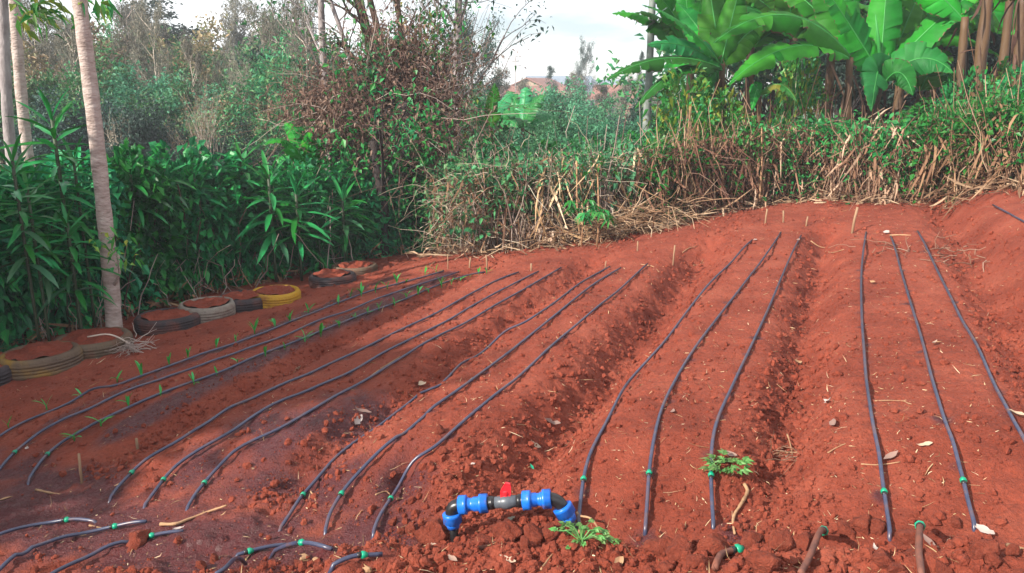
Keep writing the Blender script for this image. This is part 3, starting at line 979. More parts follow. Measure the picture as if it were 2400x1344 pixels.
# red butterfly handle standing on the valve body
hc = PL + axis * .221 * scl
gh = Geo()
V, F = lathe(closed([(.0105, .02), (.0105, .034), (.013, .035), (.013, .046), (.009, .049)]), 20)
gh.add(frame_to(V * scl, hc, upv, axis), F)
hd = norm(axis * .72 + np.cross(upv, axis) * -.0 + upv * .55 + np.array([0, .25, 0]))
hdir = norm(axis * .35 + upv * .94)
out_ = np.array([(-.036, .006), (-.030, .0095), (-.012, .0135), (.0, .016), (.012, .0135), (.030, .0095), (.036, .006), (.036, -.006), (.030, -.0095), (.012, -.0135), (0, -.016), (-.012, -.0135), (-.030, -.0095), (-.036, -.006)])
dep = norm(np.cross(hdir, np.cross(axis, upv)))
nrm = norm(np.cross(axis, upv))
cen = hc + upv * .040 * scl
out_ = out_ * np.array([1.12, 1.35])
ring_a = cen + (out_[:, :1] * hdir + out_[:, 1:2] * dep) * scl + nrm * .007 * scl
ring_b = ring_a - nrm * .014 * scl
k = len(out_)
gh.add(np.concatenate([ring_a, ring_b]), [np.array([[i, (i + 1) % k, k + (i + 1) % k, k + i] for i in range(k)]), np.array([list(range(k))[::-1]]), np.array([list(range(k, 2 * k))])])
part('handle', gh, M['red_plastic'], valve, False, vb)


# ------------------------------------------------------------------ tyres
def tyre(px, py, R, mat, label, tilt=(0, 0), h=.15, seed=0):
    p = at(px, py)
    z0 = ground(p[0], p[1])
    t = empty('planter_tyre', (p[0], p[1], z0 - .03))
    t.rotation_euler = (tilt[0], tilt[1], seed * 1.3)
    tag(t, label, 'tyre', 'half tyres filled with soil along the hedge')
    prof = [(R * .80, .0), (R * .93, .0), (R * .985, h * .15)]
    rib = [0, 0, .0]
    for i in range(4):                           # circumferential tread grooves
        a = h * (.22 + .15 * i)
        prof += [(R, a), (R, a + h * .105), (R * .989, a + h * .115), (R * .989, a + h * .14)]
        rib += [.008, .008, 0, 0]
    prof += [(R * .975, h * .86), (R * .93, h * .97), (R * .86, h * 1.0), (R * .79, h * .96), (R * .77, h * .88), (R * .80, h * .5)]
    rib += [0.004, 0, 0, 0, 0, 0]
    V, F = lathe(prof, 72, rib=rib)
    wob = 1 + .02 * np.sin(3 * np.arctan2(V[:, 1], V[:, 0]) + seed)
    V[:, :2] *= wob[:, None]
    part('tyre_ring', Geo().add(V, F), M[mat], t)
    rr = np.linspace(0, R * .80, 12)
    a = np.arange(36) * 2 * PI / 36
    Vs = np.stack([np.outer(rr, np.cos(a)), np.outer(rr, np.sin(a)), np.outer(h * .90 + .03 * (1 - (rr / R) ** 2), np.ones(36))], -1).reshape(-1, 3)
    Vs[:, 2] += .045 * vnoise(Vs[:, 0] * 11 + seed * 5, Vs[:, 1] * 11) + .028 * vnoise(Vs[:, 0] * 35, Vs[:, 1] * 35 + seed)
    q = np.array([(i * 36 + k, (i + 1) * 36 + k, (i + 1) * 36 + (k + 1) % 36, i * 36 + (k + 1) % 36) for i in range(11) for k in range(36)])
    part('soil_fill', Geo().add(Vs, [q]), M['clod'], t)
    return t


tyre(-52, 896, .30, 'tyre_black', 'dark tyre cut off by the left edge, nearest of the row', (0, 0), .18, 1)
tyre(98, 862, .295, 'tyre_part_yellow', 'tyre with worn yellow paint on its side, second from the left edge', (0, .03), .17, 2)
tyre(222, 822, .305, 'tyre_tan', 'dusty tan tyre in front of the pale slanting trunk', (.02, 0), .16, 3)
tyre(394, 765, .285, 'tyre_black', 'wide black tyre right of the pale trunk', (0, -.03), .15, 4)
tyre(488, 742, .262, 'tyre_grey', 'tyre with scuffed grey-white paint between two black tyres', (0, 0), .17, 5)
tyre(574, 721, .258, 'tyre_black', 'black tyre touching the yellow one', (0, .02), .16, 6)
tyre(648, 709, .245, 'tyre_yellow', 'bright yellow painted tyre', (0, -.02), .16, 7)
tyre(780, 664, .255, 'tyre_black', 'black tyre standing alone beyond the yellow one', (.02, 0), .14, 8)
tyre(832, 638, .265, 'tyre_tan', 'farthest tyre of the row, dusty brown, half sunk in the soil', (.0, -.02), .12, 9)

# ------------------------------------------------------------------ plants: shared builders
def zt(px, py, y):
    """World height of a photo pixel seen at distance y."""
    return at_y(px, py, y)[2]


def arc_paths(P, D, L, k=5, bend=.4, rng=RNG, grav=0.0):
    n = len(P)
    s = np.linspace(0, 1, k)
    D = norm(D)
    L = np.broadcast_to(L, (n,))
    b = rng.normal(size=(n, 3)) * bend
    b[:, 2] -= grav
    wig = rng.normal(size=(n, k, 3)) * (.035 * L[:, None, None]) * (s > 0)[None, :, None]
    return P[:, None] + D[:, None] * (L[:, None] * s)[..., None] + b[:, None] * (L[:, None] * s ** 2)[..., None] + wig


def sticks(P, D, L, R, k=5, bend=.2, rng=RNG, grav=0.0, n=3, taper=.5):
    paths = arc_paths(P, D, L, k, bend, rng, grav)
    rad = np.broadcast_to(R, (len(P),))[:, None] * np.linspace(1, taper, k)[None]
    return many_tubes(paths, rad, n)


def grow(rng, p, d, L, r, depth, g, tips, spread=.6, up=.25, kids=(2, 4), shrink=.68, k=5, sides=5):
    """A limb that forks: adds tubes to g, collects points along the thin limbs in tips."""
    s = np.linspace(0, 1, k)
    b = rng.normal(size=3) * .16
    b[2] += up * .3
    P = p + np.outer(s * L, d) + np.outer(s ** 2 * L, b)
    P[1:] += rng.normal(size=(k - 1, 3)) * L * .02
    g.add(*tube(P, r * np.linspace(1, .62, k), sides if depth > 1 else 3, False))
    if depth <= 1:
        for i in range(2, k):
            tips.append(P[i])
    if depth == 0:
        return
    for _ in range(rng.integers(*kids) + (1 if depth > 2 else 0)):
        f = rng.uniform(.45, 1.0)
        q = P[0] * 0 + np.array([np.interp(f, s, P[:, j]) for j in range(3)])
        dd = norm(d + rng.normal(size=3) * spread + np.array([0, 0, up]))
        grow(rng, q, dd, L * shrink * rng.uniform(.8, 1.15), r * .52 * (1.1 - .35 * f), depth - 1, g, tips, spread, up, kids, shrink, max(4, k - 1), sides)


def tree_proto(kind, seed):
    """Returns (trunk Geo, crown Geo, bark, leaf material, height)."""
    rng = np.random.default_rng(seed)
    tg, cg, tips = Geo(), Geo(), []
    z = np.array([0, 0, 1.0])
    bark, lm = 'bark_grey', 'leaf_mid'
    if kind == 'wispy':
        H = 8.0
        s = np.linspace(0, 1, 9)
        P = np.stack([.25 * np.sin(s * 3 + seed), .2 * np.cos(s * 2.6 + seed) - .2, s * H], 1)
        tg.add(*tube(P, .10 * (1.05 - s), 6, False))
        for i in range(46):
            f = rng.uniform(.22, .97)
            p = np.array([np.interp(f, s, P[:, j]) for j in range(3)])
            a = rng.uniform(0, 6.28)
            d = norm(np.array([math.cos(a), math.sin(a), rng.uniform(.5, 1.4)]))
            grow(rng, p, d, (1.75 - 1.3 * f) * rng.uniform(.6, 1.1), .022, 1, tg, tips, .5, .35, (2, 4), .6, 4, 3)
        T = np.array(tips)
        n = 8000
        c = T[rng.integers(0, len(T), n)] + rng.normal(size=(n, 3)) * .12
        cg.add(*leaves(c, rng.normal(size=(n, 3)) * .6 + np.array([0, 0, .5]), rng.uniform(.14, .30, n), rng.uniform(.03, .055, n), rng, .1, .1, True))
        lm = 'leaf_wispy'
    elif kind in ('bushy', 'olive', 'darkbush', 'mist'):
        H = 5.0
        for i in range(rng.integers(2, 5)):
            a = rng.uniform(0, 6.28)
            grow(rng, np.array([.12 * math.cos(a), .12 * math.sin(a), 0]), norm(np.array([.25 * math.cos(a), .25 * math.sin(a), 1])), 1.9, .075, 3, tg, tips, .55, .25, (2, 4), .72)
        T = np.array(tips)
        n = 10500
        c = T[rng.integers(0, len(T), n)] + rng.normal(size=(n, 3)) * np.array([.17, .17, .13])
        cg.add(*leaves(c, rng.normal(size=(n, 3)) + np.array([0, 0, .2]), rng.uniform(.08, .19, n), rng.uniform(.045, .10, n), rng, .2, .15, True))
        H = float(np.percentile(T[:, 2], 99))
        bark, lm = {'bushy': ('bark_brown', 'leaf_mid'), 'olive': ('bark_brown', 'leaf_olive'), 'darkbush': ('bark_dark', 'leaf_dark'), 'mist': ('bark_brown', 'leaf_mist')}[kind]
    elif kind == 'bare':
        grow(rng, np.zeros(3), norm(np.array([.03, 0, 1])), 1.6, .075, 0, tg, [], .1, .3)
        for i in range(9):
            grow(rng, np.array([0, 0, rng.uniform(1.0, 1.55)]), norm(np.array([rng.normal() * .22, rng.normal() * .22, 1])), 2.1, .04, 2, tg, tips, .28, .35, (3, 5), .7)
        T = np.array(tips)
        n = 700
        c = T[rng.integers(0, len(T), n)] + rng.normal(size=(n, 3)) * .1
        cg.add(*leaves(c, rng.normal(size=(n, 3)), rng.uniform(.06, .14, n), rng.uniform(.03, .06, n), rng, .2, .15, True))
        H = float(T[:, 2].max())
        bark, lm = 'twig_pale', 'leaf_olive'
    elif kind == 'umbrella':
        grow(rng, np.zeros(3), z, 3.4, .16, 0, tg, [], .1, .2)
        for i in range(8):
            a = i * .785 + rng.uniform(-.3, .3)
            grow(rng, np.array([0, 0, 3.1 + rng.uniform(0, .3)]), norm(np.array([math.cos(a), math.sin(a), .75])), 1.9, .07, 2, tg, tips, .45, -.02, (2, 4), .75)
        T = np.array(tips)
        T = T[T[:, 2] > 4.2]
        n = 12000
        c = T[rng.integers(0, len(T), n)] + rng.normal(size=(n, 3)) * np.array([.20, .20, .08])
        cg.add(*leaves(c, rng.normal(size=(n, 3)) * np.array([1, 1, .3]), rng.uniform(.10, .2, n), rng.uniform(.06, .11, n), rng, .2, .1, True))
        H = float(np.percentile(T[:, 2], 98))
        bark, lm = 'bark_dark', 'leaf_dark'
    elif kind in ('gum', 'slim'):
        H = 9.0
        s = np.linspace(0, 1, 9)
        P = np.stack([.3 * np.sin(s * 2 + seed), .2 * np.cos(s * 2 + seed) - .2, s * H], 1)
        tg.add(*tube(P, .13 * (1.08 - s), 7, False))
        for i in range(26):
            f = rng.uniform(.35, .98)
            p = np.array([np.interp(f, s, P[:, j]) for j in range(3)])
            a = rng.uniform(0, 6.28)
            grow(rng, p, norm(np.array([math.cos(a), math.sin(a), .7])), 1.6 * (1.2 - .6 * f), .035, 2, tg, tips, .55, .2, (2, 3), .66, 4, 3)
        T = np.array(tips)
        n = 8000
        c = T[rng.integers(0, len(T), n)] + rng.normal(size=(n, 3)) * .19
        cg.add(*leaves(c, rng.normal(size=(n, 3)) - np.array([0, 0, .5]), rng.uniform(.10, .22, n), rng.uniform(.03, .06, n), rng, .15, .2, True))
        bark, lm = ('bark_grey', 'leaf_dark') if kind == 'gum' else ('twig_pale', 'leaf_wispy')
    elif kind == 'conifer':
        H = 7.0
        s = np.linspace(0, 1, 7)
        P = np.stack([.05 * np.sin(s * 4), 0 * s, s * H], 1)
        tg.add(*tube(P, .10 * (1.05 - s), 6, False))
        for i in range(90):
            f = rng.uniform(.10, .98)
            a = rng.uniform(0, 6.28)
            L = (1 - f) * 1.7 + .15
            grow(rng, np.array([0, 0, f * H]), norm(np.array([math.cos(a), math.sin(a), .35])), L, .02, 0, tg, tips, .3, .2)
            for q in np.linspace(.25, 1, 5):
                tips.append(np.array([math.cos(a) * L * q, math.sin(a) * L * q, f * H + .35 * L * q]))
        T = np.array(tips)
        n = 5500
        c = T[rng.integers(0, len(T), n)] + rng.normal(size=(n, 3)) * .09
        cg.add(*leaves(c, rng.normal(size=(n, 3)) + np.array([0, 0, .5]), rng.uniform(.12, .24, n), rng.uniform(.03, .05, n), rng, .1, .1, True))
        bark, lm = 'bark_brown', 'leaf_dark'
    return tg, cg, bark, lm, H


PROTO = {}


def tree(kind, seed, x, y, top, label, group=None, name='tree', cat='tree', rz=None, widen=1.0, base_z=None):
    key = (kind, seed)
    if key not in PROTO:
        tg, cg, bark, lm, H = tree_proto(kind, seed)
        PROTO[key] = (tg.mesh('trunk', M[bark]), cg.mesh('crown', M[lm], False), H)
    tm, cm, H = PROTO[key]
    z0 = (ground(x, y) if base_z is None else base_z) - .05
    s = (top - z0) / H
    t = empty(name, (x, y, z0), RNG.uniform(0, 6.28) if rz is None else rz)
    t.scale = (s * widen, s * widen, s)
    tag(t, label, cat, group)
    link('trunk', tm, t)
    link('crown', cm, t)
    return t


# ------------------------------------------------------------------ the planted hedge on the left
def foliage_block(rng, n, w, d, h, L, W, shell=.72, top_round=.25, droop=.25):
    """Leaves of one shrub: mostly near its outer surface, drooping outward; box w x d x h, uneven outline."""
    a = rng.uniform(0, 2 * PI, n)
    zz = rng.random(n) ** .85
    rad = np.where(rng.random(n) < shell, rng.uniform(.72, 1.08, n), np.sqrt(rng.random(n)) * .8)
    bulge = 1 + .28 * np.sin(a * 3 + rng.uniform(0, 6)) * np.sin(zz * 7 + rng.uniform(0, 6)) + .15 * np.sin(a * 7 + zz * 11)
    round_ = np.sqrt(np.clip(1 - np.clip(zz - (1 - top_round), 0, 1) / top_round * .85, 0.05, 1))
    P = np.stack([np.cos(a) * w * rad * bulge * round_, np.sin(a) * d * rad * bulge * round_, zz * h * (1 + .10 * np.sin(a * 2 + 1) * zz)], 1)
    D = np.stack([np.cos(a), np.sin(a), rng.uniform(-.55, .55, n) + (zz - .55) * .9], 1) + rng.normal(size=(n, 3)) * .5
    return leaves(P, D, rng.uniform(L * .55, L * 1.25, n), rng.uniform(W * .6, W * 1.25, n), rng, .16, droop * .5)


def shrub_mesh(seed, n, w, d, h, L, W, lm, twigs=26, twig='twig_dark'):
    rng = np.random.default_rng(seed)
    cg = Geo().add(*foliage_block(rng, n, w, d, h, L, W))
    P = np.stack([rng.normal(size=twigs) * w * .45, rng.normal(size=twigs) * d * .45, np.zeros(twigs)], 1)
    D = np.stack([rng.normal(size=twigs) * .25, rng.normal(size=twigs) * .25, np.ones(twigs)], 1)
    sg = Geo().add(*sticks(P, D, rng.uniform(.4, .78, twigs) * h, rng.uniform(.007, .014, twigs), 6, .15, rng, 0, 4))
    return cg.mesh('foliage', M[lm], False), sg.mesh('stem', M[twig])


HS = [shrub_mesh(40 + i, 3300, .50, .46, 1.0, .105, .074, 'leaf_hedge') for i in range(3)]
HE = [shrub_mesh(50 + i, 3600, .52, .45, 1.0, .085, .045, 'leaf_elder') for i in range(2)]


def shrub(ms, x, y, top, label, group, cat='shrub', name='hedge_shrub', sw=1.0, z0=None):
    z0 = (ground(x, y) if z0 is None else z0) - .03
    t = empty(name, (x, y, z0), RNG.uniform(0, 6.28))
    t.scale = (sw, sw, top - z0)
    tag(t, label, cat, group)
    link('foliage', ms[0], t)
    link('stem', ms[1], t)
    return t


HL = 'shrubs of the dark hedge on the left'
HLAB = ['small-leaved hedge shrub beyond the left edge, nearest', 'small-leaved hedge shrub beyond the left edge, second', 'small-leaved hedge shrub behind the cut-off tyre', 'small-leaved hedge shrub behind the worn yellow tyre', 'small-leaved hedge shrub left of the nearest trunk'] + ['broad-leaved dark hedge shrub ' + q for q in ('behind the nearest trunk', 'just right of the nearest trunk', 'behind the wide black tyre', 'behind the grey painted tyre', 'behind the bright yellow tyre', 'left of the lone black tyre', 'behind the lone black tyre', 'behind the farthest tyre', 'right of the farthest tyre', 'at the dark hedge corner', 'behind the dark crooked trunk')]
hedge_pts = [(-6.9, 3.1, 380), (-6.3, 4.1, 380), (-5.75, 5.1, 400), (-5.3, 5.8, 400), (-4.95, 6.35, 400), (-4.75, 6.9, 395), (-4.55, 7.35, 385), (-4.25, 7.85, 372), (-3.95, 8.3, 365), (-3.65, 8.8, 362), (-3.35, 9.15, 372), (-3.0, 9.5, 395), (-2.65, 9.85, 410), (-2.3, 10.2, 420), (-1.95, 10.5, 410), (-1.6, 10.7, 430)]
for i, (x, y, ty) in enumerate(hedge_pts):
    near = i < 5
    top = 1.55 - (math.atan((ty - 672) / FOC) + PITCH) * math.hypot(x, y) if False else zt(1200, ty, y)
    top += RNG.uniform(-.16, .12) + (.5 if i < 3 else 0) - (.16 if i in (9, 10, 11) else 0)
    shrub(HE[i % 2] if near else HS[i % 3], x, y, top, HLAB[i], HL)
    shrub(HS[(i + 1) % 3], x - .55, y + .55, top - .22, 'broad-leaved shrub in the back row of the left hedge', 'back row of the left hedge')

# dracaena: leaves are pieces one can pick apart
def strap_mesh(seed, L, W, droop):
    rng = np.random.default_rng(seed)
    k = 9
    s = np.linspace(0, 1, k)
    ang = -droop * s
    dx, dz = np.cos(ang), np.sin(ang)
    x = np.concatenate([[0], np.cumsum((dx[:-1] + dx[1:]) / 2)]) * L / (k - 1)
    z = np.concatenate([[0], np.cumsum((dz[:-1] + dz[1:]) / 2)]) * L / (k - 1)
    w = W * np.array([.34, .55, .8, .97, 1.0, .95, .78, .48, .04]) * .5
    wav = .06 * W * np.sin(s * 14 + seed)
    V = np.concatenate([np.stack([x, w, z + w * .45 + wav], 1), np.stack([x, 0 * x, z], 1), np.stack([x, -w, z + w * .45 - wav], 1)])
    q = [(i, i + 1, k + i + 1, k + i) for i in range(k - 1)] + [(k + i, k + i + 1, 2 * k + i + 1, 2 * k + i) for i in range(k - 1)]
    return Geo().add(V, [np.array(q)])


STRAP = [strap_mesh(s, .40 + .04 * (s % 3), .052, d).mesh('leaf', M['leaf_dracaena'], True) for s, d in enumerate((.3, .5, .65, .85))]
STRAP_OLD = [strap_mesh(s + 4, .5, .06, d).mesh('leaf', M['leaf_dracaena_old'], True) for s, d in enumerate((.7, 1.1))]


def dracaena(x, y, top, n, label, body=.9, size=1.0, seed=0, lean=(0, 0)):
    rng = np.random.default_rng(100 + seed)
    z0 = ground(x, y)
    h = top - z0
    t = empty('dracaena', (x, y, z0), 0)
    tag(t, label, 'dracaena plant')
    s = np.linspace(0, 1, 6)
    P = np.stack([lean[0] * s ** 1.5, lean[1] * s ** 1.5, s * (h - .22 * size)], 1)
    part('stem', Geo().add(*tube(P, .015 * size, 7)), M['stem_green'], t)
    for i in range(n):
        f = i / (n - 1)                              # 0 crown top, 1 lowest
        zz = h - .25 * size - f * body
        fr = np.clip(zz / max(h - .22 * size, .1), 0, 1)
        a = i * 2.399 + rng.uniform(-.3, .3)
        pitch = 1.2 * (1 - f * 4.0) if f < .25 else rng.uniform(-.05, .38) - .2 * (f - .2)
        pitch += rng.uniform(-.15, .15)
        old = f > .5 and rng.random() < .3
        me = STRAP_OLD[rng.integers(0, 2)] if old else STRAP[int(np.clip(f * 4 + rng.uniform(-.8, .8), 0, 3))]
        lf = link('leaf', me, t)
        lf.location = (lean[0] * fr ** 1.5, lean[1] * fr ** 1.5, zz)
        lf.rotation_euler = Euler((rng.uniform(-.4, .4), -pitch, a), 'XYZ')
        sc = size * rng.uniform(.8, 1.15) * (.8 if f < .12 else 1)
        lf.scale = (sc, sc, sc)
    return t


def drac_at(px, py, y, **kw):
    if px > 250:
        kw['body'] *= .62
        kw['n'] = kw['n'] * .75
    y += -.12 if py < 420 and px > 500 else .1
    kw['n'] = int(kw['n'] * 1.35)
    p = at_y(px, py, y)
    return dracaena(p[0], p[1], p[2], **kw)


drac_at(112, 206, 6.9, n=44, label='tall dracaena with upright bright crown between the two pale trunks', body=1.0, size=1.05, seed=1)
drac_at(20, 320, 6.2, n=30, label='dracaena with drooping dark leaves at the left edge', body=.8, size=.85, seed=2)
drac_at(55, 385, 6.4, n=30, label='dracaena below the tall one, its leaves spread flat', body=.7, size=.85, seed=3)
drac_at(165, 320, 7.0, n=28, label='dracaena just left of the nearest trunk', body=.9, size=.85, seed=4)
drac_at(150, 470, 6.5, n=26, label='low dracaena in deep shade left of the nearest trunk', body=.6, size=.85, seed=5)
drac_at(560, 318, 9.2, n=34, label='dracaena with bright upright tip above the hedge, left of the small banana', body=.8, size=1.05, seed=6)
drac_at(625, 355, 9.0, n=40, label='dracaena with many level layered leaves in front of the small banana', body=1.1, size=1.15, seed=7)
drac_at(690, 395, 9.1, n=36, label='dracaena whose layered leaves spread under the small banana', body=1.0, size=1.1, seed=8)
drac_at(800, 415, 9.6, n=34, label='dracaena with pale yellow leaf tips at the dark corner of the hedge', body=.7, size=1.1, seed=9)
drac_at(380, 352, 8.3, n=22, label='dracaena poking out of the hedge top right of the nearest trunk', body=.6, size=.9, seed=10)
drac_at(450, 372, 8.6, n=24, label='dracaena in the middle of the hedge top', body=.6, size=.95, seed=11)
drac_at(745, 520, 9.3, n=28, label='dark dracaena low in the hedge behind the lone black tyre', body=.8, size=1.05, seed=12)
drac_at(300, 362, 7.9, n=22, label='dracaena half hidden by leaves, nearest right of the trunk', body=.5, size=.9, seed=13)


# ------------------------------------------------------------------ trunks on the left
def pole_trunk(pts, y, r0, r1, mat, label, name='tree', extra=4.6, crown=None, sprout=None):
    P = np.array([at_y(px, py, y) for px, py in pts])
    P[0, 2] = ground(P[0, 0], P[0, 1]) - .08
    d = norm(P[-1] - P[-2])
    P = np.concatenate([P, [P[-1] + d * extra * .5, P[-1] + d * extra + np.array([.05, 0, 0])]])
    im = spline([tuple(p) for p in P], 70)
    n = len(im)
    rad = np.linspace(r0, r1, n) * (1 + .035 * np.sin(np.arange(n) * 1.9) + .03 * np.random.default_rng(int(pts[0][0]) + 2).normal(size=n))
    rad[:5] *= np.linspace(1.25, 1, 5)
    t = empty(name, P[0])
    tag(t, label, 'tree')
    part('trunk', Geo().add(*tube(im, rad, 14)), M[mat], t, True, P[0])
    rng = np.random.default_rng(int(pts[0][0]) + 5)
    g, tips = Geo(), []
    for i in range(9):
        a = rng.uniform(0, 6.28)
        grow(rng, im[-1 - rng.integers(0, 6)], norm(np.array([math.cos(a), math.sin(a), .5])), 1.1, .035, 2, g, tips, .5, .1, (2, 4), .7)
    part('branch', g, M[mat], t, True, P[0])
    T = np.array(tips)
    m = 1100
    c = T[rng.integers(0, len(T), m)] + rng.normal(size=(m, 3)) * .16
    part('crown', Geo().add(*leaves(c, rng.normal(size=(m, 3)), rng.uniform(.10, .22, m), rng.uniform(.04, .08, m), rng, .15, .2)), M['leaf_mid'], t, False, P[0])
    return t, im


t1, im1 = pole_trunk([(266, 775), (258, 640), (246, 520), (232, 380), (215, 230), (200, 110), (186, 0)], 6.75, .066, .043, 'bark_pale', 'pale slanting tree trunk with ringed bark, nearest on the left')
gg = Geo()
b0 = np.argmin(np.abs(im1[:, 2] - zt(270, 670, 6.7)))
gg.add(*tube(spline([tuple(at_y(268, 668, 6.68)), tuple(at_y(280, 640, 6.66)), tuple(at_y(277, 590, 6.66))], 8), [.012, .012, .011, .011, .01, .01, .009, .008], 6))
part('side_shoot', gg, M['bark_pale'], t1, True, tuple(t1.location))
rng = np.random.default_rng(77)
c = np.concatenate([at_y(255, 565, 6.62) + rng.normal(size=(26, 3)) * np.array([.10, .08, .05]), at_y(295, 600, 6.62) + rng.normal(size=(26, 3)) * np.array([.08, .08, .06])])
part('shoot_leaves', Geo().add(*leaves(c, rng.normal(size=(52, 3)) + np.array([.3, -.3, -.1]), rng.uniform(.06, .12, 52), rng.uniform(.025, .04, 52), rng, .15, .3)), M['leaf_fresh'], t1, False, tuple(t1.location))
pole_trunk([(70, 430), (60, 320), (48, 200), (40, 100), (34, 0)], 9.0, .062, .045, 'bark_pale', 'pale straight tree trunk behind the tall dracaena, second from the left')
pole_trunk([(30, 440), (22, 320), (14, 200), (10, 100), (6, 0)], 11.0, .075, .05, 'bark_grey', 'grey tree trunk at the very left edge, farthest of the three')
for (px, py, y) in ((100, 18, 7.0), (85, 40, 7.0), (215, 6, 6.9)):
    rng = np.random.default_rng(px)
    c = at_y(px, py, y)
    P = c + rng.normal(size=(34, 3)) * np.array([.10, .10, .05])
    o = Geo().add(*leaves(P, rng.normal(size=(34, 3)) + np.array([.3, 0, -.4]), rng.uniform(.10, .17, 34), rng.uniform(.04, .06, 34), rng, .15, .3))
    o.add(*tube(np.array([c + np.array([-.35, .1, .25]), c + np.array([-.1, 0, .08]), c]), .008, 5))
    part('leafy_twig', o, M['leaf_fresh'], t1, False, tuple(t1.location))

# shade trees of the same row, left of and behind the camera
for i, (x, y, top, k) in enumerate(((-8.6, -.9, 4.9, 'bushy'), (-7.9, -2.0, 4.0, 'bushy'), (-7.6, 1.3, 4.5, 'bushy'), (-7.0, 4.1, 3.5, 'bushy'))):
    tree(k, 301 + i % 2, x, y, top, 'leafy tree of the hedge row beyond the left edge', 'hedge trees out of frame', rz=i * 1.1)

# ------------------------------------------------------------------ the wooded slope behind
BGT = 'trees on the wooded slope beyond the hedge'


def bg(kind, seed, px, top_py, y, label, group=BGT, name='tree', widen=1.0):
    p = at_y(px, top_py, y)
    return tree(kind, seed, p[0], y, p[2], label, group, name, 'tree', None, widen)


names = {'mist': 'pale green bushy tree on the far slope', 'wispy': 'grey-green wispy tree on the far slope', 'olive': 'olive brown bushy tree on the far slope', 'bushy': 'green bushy tree on the far slope', 'gum': 'dark open-crowned tall tree on the far slope', 'darkbush': 'dark dense bush on the far slope', 'bare': 'leafless pale tree on the far slope'}
spec = [('bushy', 2, 210, 105, 29), ('olive', 1, 285, 95, 30), ('bushy', 1, 350, 110, 31), ('olive', 2, 450, 140, 31), ('bushy', 2, 500, 165, 30), ('mist', 1, 100, 170, 23), ('mist', 2, 500, 240, 20), ('bushy', 1, 640, 100, 25), ('wispy', 1, 25, 50, 26), ('wispy', 2, 110, 30, 25), ('wispy', 1, 245, 120, 30), ('wispy', 3, 310, 30, 36), ('wispy', 2, 385, 60, 40), ('wispy', 3, 430, 120, 33),
        ('wispy', 1, 600, 105, 26), ('wispy', 2, 650, 60, 30), ('wispy', 3, 160, 60, 34), ('wispy', 1, 350, 80, 30), ('wispy', 2, 540, 130, 30), ('wispy', 3, 690, 70, 27),
        ('olive', 1, 405, 75, 28), ('bushy', 2, 252, 150, 23), ('olive', 1, 165, 75, 24), ('mist', 2, 335, 190, 21), ('olive', 1, 530, 150, 25), ('mist', 2, 625, 165, 22), ('olive', 1, 80, 130, 21), ('mist', 2, 440, 230, 20), ('mist', 1, 700, 150, 22), ('olive', 2, 570, 250, 19),
        ('bushy', 1, 195, 190, 20), ('bushy', 2, 300, 120, 27), ('bushy', 1, 380, 215, 20), ('bushy', 2, 60, 180, 19), ('bushy', 1, 520, 210, 21), ('bushy', 2, 590, 230, 19), ('bushy', 1, 650, 215, 18), ('bushy', 2, 700, 130, 20), ('bushy', 1, 470, 170, 24), ('bushy', 2, 240, 90, 33), ('bushy', 1, 720, 60, 26),
        ('darkbush', 1, 600, 170, 28), ('darkbush', 1, 470, 130, 34), ('darkbush', 2, 140, 240, 18), ('darkbush', 2, 340, 260, 18), ('darkbush', 1, 520, 300, 17), ('darkbush', 2, 760, 120, 22)]
XL = [(25, 'at the left edge'), (75, 'behind the second trunk'), (120, 'behind the tall dracaena'), (165, 'left of the nearest trunk'), (250, 'right of the nearest trunk'), (320, 'by the spreading leafless tree'), (390, 'left of the upright leafless tree'), (455, 'behind the upright leafless tree'), (500, 'under the umbrella tree'), (550, 'by the tallest wispy tree'), (610, 'above the small banana'), (655, 'left of the tangle'), (700, 'close to the tangle'), (740, 'behind the slender tangle trunk')]
for k, s, px, py, y in spec:
    hgt = 'high on the slope' if y > 27 else 'halfway up the slope' if y > 20.5 else 'low on the slope'
    bg(k, s, px, py, y, names[k].split(' on ')[0] + ' ' + hgt + ', ' + min(XL, key=lambda q: abs(q[0] - px))[1], BGT)
for s, px, py, y, w, lab in ((1, 300, 25, 24, .55, 'slim grey-trunked tree right of the nearest trunk, reaching the skyline'), (2, 365, 55, 22, .5, 'slim grey-trunked tree left of the upright leafless tree'), (1, 530, 130, 23, .5, 'slim pale-trunked tree below the umbrella tree'), (2, 610, 55, 23, .5, 'slim pale-trunked tree above the small banana'),
                         (2, 85, 25, 21, .5, 'slim pale-trunked tree between the second trunk and the nearest'), (1, 160, 70, 20, .45, 'slim pale-trunked tree just left of the nearest trunk'), (1, 665, -10, 21, .55, 'tall slim tree left of the tangle, its top above the frame'), (2, 705, 30, 19, .5, 'slim pale-trunked tree beside the tangle'), (2, 440, 130, 20, .42, 'short slim pale-trunked tree beside the upright leafless tree'), (1, 560, 160, 19, .42, 'short slim pale-trunked tree below the tallest wispy tree')):
    bg('slim', s, px, py, y, lab, BGT, widen=w)
bg('umbrella', 1, 485, 40, 40, 'flat-topped umbrella tree dark against the sky', None, widen=1.15)
bg('wispy', 2, 565, 0, 38, 'tallest wispy tree, its tip reaching above the skyline right of the umbrella tree', None, widen=.7)
bg('bare', 1, 463, 165, 13.5, 'pale leafless tree with many fine upright branches in the middle of the slope', None, widen=.8)
bg('bare', 2, 312, 85, 26, 'pale leafless tree with spreading limbs high on the slope', None)
bg('bare', 1, 120, 215, 19, 'pale leafless tree behind the second trunk', None)
bg('bare', 2, 400, 250, 18, 'low pale leafless tree left of the upright one', None, widen=.6)
bg('bare', 1, 260, 240, 17.5, 'low pale leafless tree right of the nearest trunk', None, widen=.5)
bg('bare', 2, 590, 240, 18, 'pale leafless tree above the small banana', None, widen=.7)
